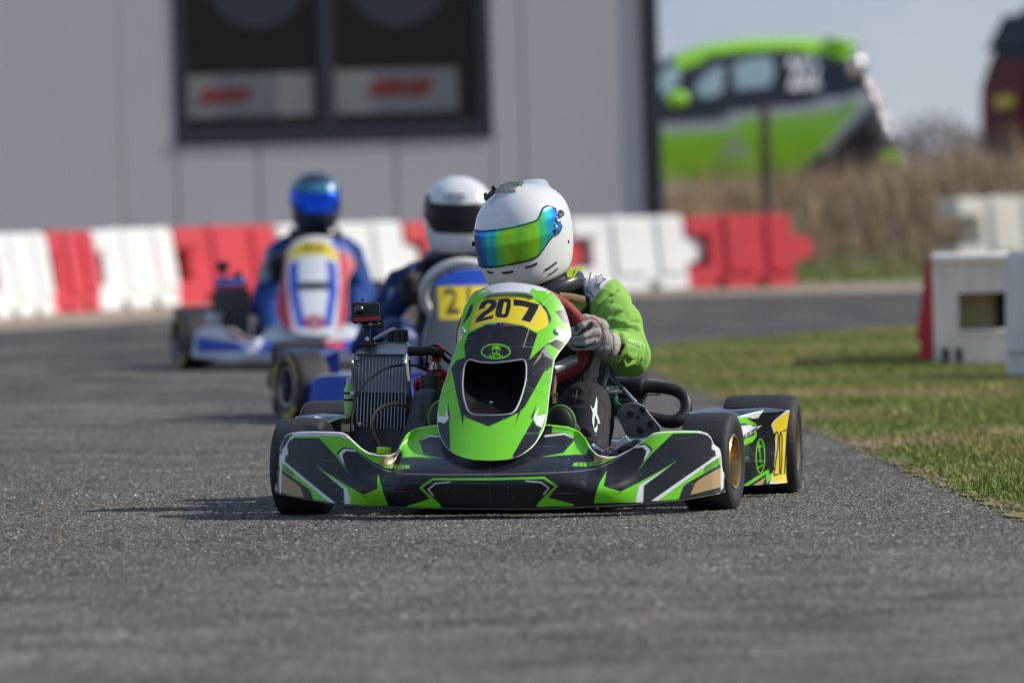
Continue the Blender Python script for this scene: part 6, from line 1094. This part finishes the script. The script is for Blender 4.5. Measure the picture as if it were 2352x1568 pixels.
def rig(k, blue_tank):
    """radiator, engine and silencer beside the seat, as on the front kart"""
    mb = MB(); mb.box((-.385, .42, .24), (.17, .04, .25), Matrix.Rotation(R(-6), 4, 'X'), .004); r_ = mb.build('radiator', MATS['radiator_core'], k, False)
    for i in range(9): t = MB(); t.tube([(-.455 + i * .0175, .393, .36), (-.455 + i * .0175, .385, .12)], .002, 5); t.build('cooling_tube', MATS['aluminium'], r_)
    mb = MB(); mb.box((-.385, .43, .395), (.175, .06, .05), None, .015, .85); mb.build('header_tank', mat('blue_tank', (.08, .14, .42), .4, .3) if blue_tank else MATS['cast_aluminium'], r_)
    mb = MB(); mb.lathe([(0, 0), (0, .022), (.03, .02), (.03, 0)], Matrix.Translation((-.35, .43, .415)) @ Matrix.Rotation(R(-90), 4, 'Y'), 12); mb.build('filler_cap', BPL, r_)
    mb = MB(); mb.ball((-.24, .62, .33), (.05, .05, .05), 14, 8); mb.box((-.25, .6, .27), (.1, .1, .07), None, .01); mb.build('engine', REDA, k)
    mb = MB(); mb.tube([(-.25, .36, .05), (-.23, .4, .16), (-.2, .44, .28)], [.05, .055, .04], 12, sub=3); mb.build('intake_silencer', MATS['airbox_black'], k)
def driver(fr, label, H, hm, vm, suit, suit2, lean, glovec, hs=1.0, arm=.0, extra=None, hcol=None):
    p = person_root(fr, label); b = MB(); hx, hz = H.x, H.z; cx = hx * .6
    b.cone((cx, .76, .42), (cx * .4, .84, .22), .135, .14); b.cone((cx - .13, .74, hz - .25), (cx + .13, .74, hz - .25), .08, .08); b.cone((hx, .68, hz - .12), (cx, .74, hz - .24), .06, .09)
    for s in (-1, 1):
        sh, el, wr = Vector((cx + s * (.185 + .3 * arm), .7, hz - .27)), Vector((s * (.29 + arm) + cx * .6, .55, hz - .5)), Vector((s * .17, .38, .46)); b.cone((cx + s * .1, .74, hz - .25), sh, .085, .07, 5); b.cone(sh, el, .068, .055, 10); b.cone(el, wr, .055, .042, 10)
        b.cone((s * .09, .78, .16), (s * .2, .3, .3), .085, .072, 10); b.cone((s * .2, .3, .3), (s * .2, .08, .15), .07, .05, 8)
    me = remesh(b, .013, 4); folds(me, .006, 9.0, 2.0); o = link('body', me, p, True, 180); me.materials.append(SUIT); v = verts(me); c_ = np.tile(np.array(suit), (len(v), 1)); k = smooth(v[:, 2], hz - .5, hz - .44) * smooth(-np.abs(v[:, 0] - cx), -.16, -.12); c_ = c_ * (1 - k[:, None]) + np.array(suit2) * k[:, None]
    if extra: c_ = extra(v, c_, cx, hz)
    setcol(me, c_)
    M = Matrix.Translation(H) @ Matrix.Rotation(lean, 4, 'Z') @ Matrix.Rotation(R(6), 4, 'X'); ho, bv, vo_ = helmet(p, M, hm, vm, False, hcol, hs)
    for s in (-1, 1):
        g = MB(); w = Vector((s * .165, .36, .47)); g.cone(w + Vector((0, 0, -.03)), w + Vector((0, -.02, .035)), .034, .03, 5); g.cone(w, Vector((s * .18, .4, .46)), .036, .042, 4)
        for q in range(4): g.cone(w + Vector((s * .02, -.03, -.032 + q * .022)), w + Vector((-s * .03, -.02, -.03 + q * .022)), .012, .011, 4)
        g.cone(w + Vector((0, .0, .05)), w + Vector((-s * .035, -.01, .055)), .014, .012, 4); gm = remesh(g, .006, 3); go = link('glove', gm, p, True, 180); gm.materials.append(mat('glove_black', glovec, .8, var=.2))
        s_ = MB(); s_.ball((s * .2, -.0, .14), (.034, .03, .045), 12, 8); s_.cone((s * .2, .0, .14), (s * .2, .16, .1), .032, .038, 6); s_.build('shoe', SHO, p)
    mb = MB(); mb.tube([Vector((hx + .1 * math.cos(a), .68 + .1 * math.sin(a), hz - .16)) for a in np.linspace(0, 6.283, 24, endpoint=False)], .03, 8, closed=True); mb.build('neck_brace', NB, p); return p, ho, bv
YS = mat('yellow_tyre_print', (.5, .36, .03), .6, var=.3, vscale=40); BLU = (.012, .05, .42); RDD = (.5, .02, .05)
def xz(o): v = verts(o.data); return v, v[:, [0, 2]]
# ---- kart 21x: blue bumper, grey panel
def origin(X, Y, yaw): g = gnd(X, Y); return g + Matrix.Rotation(yaw, 3, 'Z') @ Vector((.575, 0, 0))   # measured on the front wheel
y2 = R(3); K2 = KFrame(origin(695, 973, y2), y2)
def bp2(o, bv):
    v, P = xz(o); c_ = np.tile(np.array(BLU), (len(v), 1)); n = 196; r_ = len(v) // n; g = c_.reshape(r_, n, 3); g[-6:] = (.66, .67, .7); g[:3] = (.5, .5, .5); paint(c_, P, [(-.5, .04), (-.42, .04), (-.4, .1), (-.44, .11), (-.49, .09)], (.4, .4, .48), .01); return c_
def pp2(o, bv):
    v, P = xz(o); c_ = np.tile(np.array((.085, .09, .1)), (len(v), 1)); w = .004; X = PX2; P = P - np.array([0, .03]); paint(c_, P, [(X - .15, .452), (X + .15, .452), (X + .13, .50), (X + .08, .53), (X, .545), (X - .08, .53), (X - .13, .50)], (.015, .07, .45), w)
    paint(c_, P, [(X - .115, .335), (X + .115, .335), (X + .115, .455), (X - .115, .455)], YEL, w); paint(c_, P, [(X - .06, .29), (X + .1, .29), (X + .06, .325), (X - .05, .325)], (.04, .2, .1), .01); paint(c_, P, [(X - .03, .2), (X + .03, .2), (X + .02, .25), (X - .02, .25)], (.25, .28, .33), .012)
    for s, x0 in (('2', -.068), ('1', -.004), ('0', .065)):
        tv, tf = text2d(s, .125, 0, .003); q = tv * np.array([.85, 1.0]) + np.array([X + x0, .395])
        for f in tf: paint(c_, P, q[list(f)], (.015, .015, .015), .003)
    return c_
PX2 = K2.K(1078, 690, .0).x
TF2 = lambda V: np.stack([PX2 + (V[..., 0] - PXC) * 1.18, V[..., 1] + .03, .16 + (V[..., 2] - V[..., 2].min()) * .85], -1)
kart2 = side_kart(K2, 'blue racing kart with a grey front panel numbered 21', bp2, pp2, lambda o, s: BLU, R(22), TF2, mat('chrome_rim', (.3, .29, .29), .2, 1, rvar=.05), YS, mat('grey_suede', (.72, .71, .67), .7, var=.15), wr=.142, bsc=(.93, .74))
WV = mat('dark_visor', (.01, .009, .009), .35, var=.1, coat=0, spec=.25); HW2 = mat('helmet_white_rear', (.7, .71, .73), .25, var=.03, coat=.6)
def suit2(v, c_, cx, hz):
    k = pnoise(v[:, 0] * 7 + v[:, 1] * 3, v[:, 2] * 7) > .45; m = k & (np.abs(v[:, 0] - cx) > .15); c_[m] = (.2, .25, .42); return c_
H2 = K2.K(1053, 490, .60); d2, ho2, hb2 = driver(K2, 'driver in dark blue suit and plain white helmet with black visor', H2, HW2, WV, (.008, .022, .1), (.014, .013, .016), R(6), (.02, .02, .022), 1.02, .05, suit2)
el = [K2.hit(hb2, 1045 + 24 * math.cos(a), 454 + 9 * math.sin(a), .5) for a in np.linspace(0, 6.283, 24, endpoint=False)]; mb = MB(); mb.tube([h + n_ * .001 for h, n_ in el], .002, 6, closed=True); mb.build('helmet_badge', mat('dark_print', (.05, .05, .055), .4), ho2)
letters_on(hb2, K2, 'Arai', lambda a, b_: (1045 + a, 454 - b_), MATS['dark_print'], ho2, .5, 17, .2, .3, name='lettering')
# ---- blue and white kart at the back
y3 = R(2); K3 = KFrame(origin(440, 851, y3), y3)
def bp3(o, bv):
    v, P = xz(o); c_ = np.tile(np.array((.66, .68, .72)), (len(v), 1)); w = .01
    for s in (-1, 1):
        S = np.array([s, 1]); paint(c_, P, np.array([(.58, .09), (.36, .10), (.3, .13), (.42, .155), (.58, .185)]) * S, BLU, w); paint(c_, P, np.array([(.58, .22), (.5, .23), (.34, .13), (.3, .14), (.42, .24), (.35, .19), (.5, .2)]) * S, (.6, .62, .7), w); paint(c_, P, np.array([(.45, .235), (.36, .19), (.3, .15), (.33, .15), (.42, .19)]) * S, (.35, .02, .06), w); paint(c_, P, np.array([(.3, .09), (.12, .09), (.12, .155), (.24, .16)]) * S, BLU, w)
    paint(c_, P, [(-.14, .105), (.14, .105), (.14, .15), (-.14, .15)], (.55, .03, .09), .008); paint(c_, P, [(-.58, .05), (.58, .05), (.58, .085), (-.58, .085)], (.55, .56, .58), w); return c_
def pp3(o, bv):
    v, P = xz(o); c_ = np.tile(np.array((.68, .7, .74)), (len(v), 1)); w = .006; X = PXC
    for s in (-1, 1):
        S = lambda q: [(X + s * a, b_) for a, b_ in q]; paint(c_, P, S([(.1, .15), (.2, .15), (.2, .58), (.12, .54), (.125, .4)]), RDD, w); paint(c_, P, S([(.04, .19), (.08, .19), (.112, .36), (.108, .48), (.066, .5), (.07, .36)]), (.015, .07, .5), w); paint(c_, P, S([(.1, .56), (.2, .5), (.2, .62), (.08, .63)]), (.03, .08, .4), w)
    paint(c_, P, [(X - .125, .485), (X - .1, .555), (X - .05, .585), (X + .05, .585), (X + .1, .555), (X + .125, .485), (X + .06, .52), (X - .06, .52)], (.75, .58, .04), w)
    tv, tf = text2d('205', .06, 0, .002)
    for f in tf: paint(c_, P, tv[list(f)] * np.array([1.2, .9]) + np.array([X, .552]), (.03, .03, .02), .003)
    paint(c_, P, [(X - .075, .362), (X + .075, .362), (X + .07, .398), (X - .07, .398)], (.01, .01, .012), w)  # scoop mouth: shade of the opening painted on the closed panel
    a = np.linspace(0, 6.283, 20); paint(c_, P, np.stack([X + .05 * np.cos(a), .215 + .035 * np.sin(a)], -1), (.38, .02, .05), w); paint(c_, P, np.stack([X + .022 * np.cos(a), .215 + .018 * np.sin(a)], -1), (.3, .3, .3), w); return c_
kart3 = side_kart(K3, 'blue white and red racing kart farthest back', bp3, pp3, lambda o, s: (.5, .52, .6), R(20), lambda V: np.stack([PXC + (V[..., 0] - PXC) * 1.12, V[..., 1], V[..., 2]], -1), MATS['chrome_rim'], YS, BRB); rig(kart3, True)
HB = mat('helmet_blue', (.02, .17, .32), .25, .35, var=.35, vscale=14, coat=.8); HBP = mat_paint('helmet_blue_paint', .25, .8, grime=.02)
def hcol3(q):
    c_ = np.tile(np.array((.03, .2, .33)), (len(q), 1)); k = smooth(q[:, 2], .075, .1)[:, None]; c_ = c_ * (1 - k) + np.array((.012, .02, .05)) * k; k = smooth(-q[:, 2], .02, .05)[:, None]; c_ = c_ * (1 - k) + np.array((.02, .028, .05)) * k; return c_
VB = mat('blue_visor', (.01, .08, .6), .1, .9, var=.1)
def suit3(v, c_, cx, hz):
    k = smooth(v[:, 2], hz - .4, hz - .37) * smooth(cx - v[:, 0], .19, .23); return c_ * (1 - k[:, None]) + np.array((.3, .31, .34)) * k[:, None]
H3 = K3.K(723, 458, .60); d3, ho3, hb3 = driver(K3, 'driver in blue and grey suit with metallic blue helmet', H3, HBP, VB, (.012, .055, .25), (.01, .011, .016), R(8), (.02, .02, .022), .96, -.035, suit3, hcol3)
ac2 = kroot('action_camera', K3); tag(ac2, 'small black action camera on the radiator of the rearmost kart', 'camera', 'action cameras clamped on radiators')
p = K3.K(512, 612, .42); mb = MB(); mb.box(p, (.055, .03, .05), None, .007); mb.build('camera_body', MATS['camera_black'], ac2); mb = MB(); mb.lathe([(0, 0), (0, .012), (.008, .01), (.01, 0)], Matrix.Translation(p + Vector((-.01, -.014, .005))) @ Matrix.Rotation(R(-90), 4, 'Z'), 14); mb.build('lens', MATS['lens_glass'], ac2)
mb = MB(); z0 = .42; mb.tube([p + Vector((0, 0, -.02)), Vector((p.x + .01, .43, z0 - .005))], .008, 8); mb.build('clamp_mount', BPL, ac2)
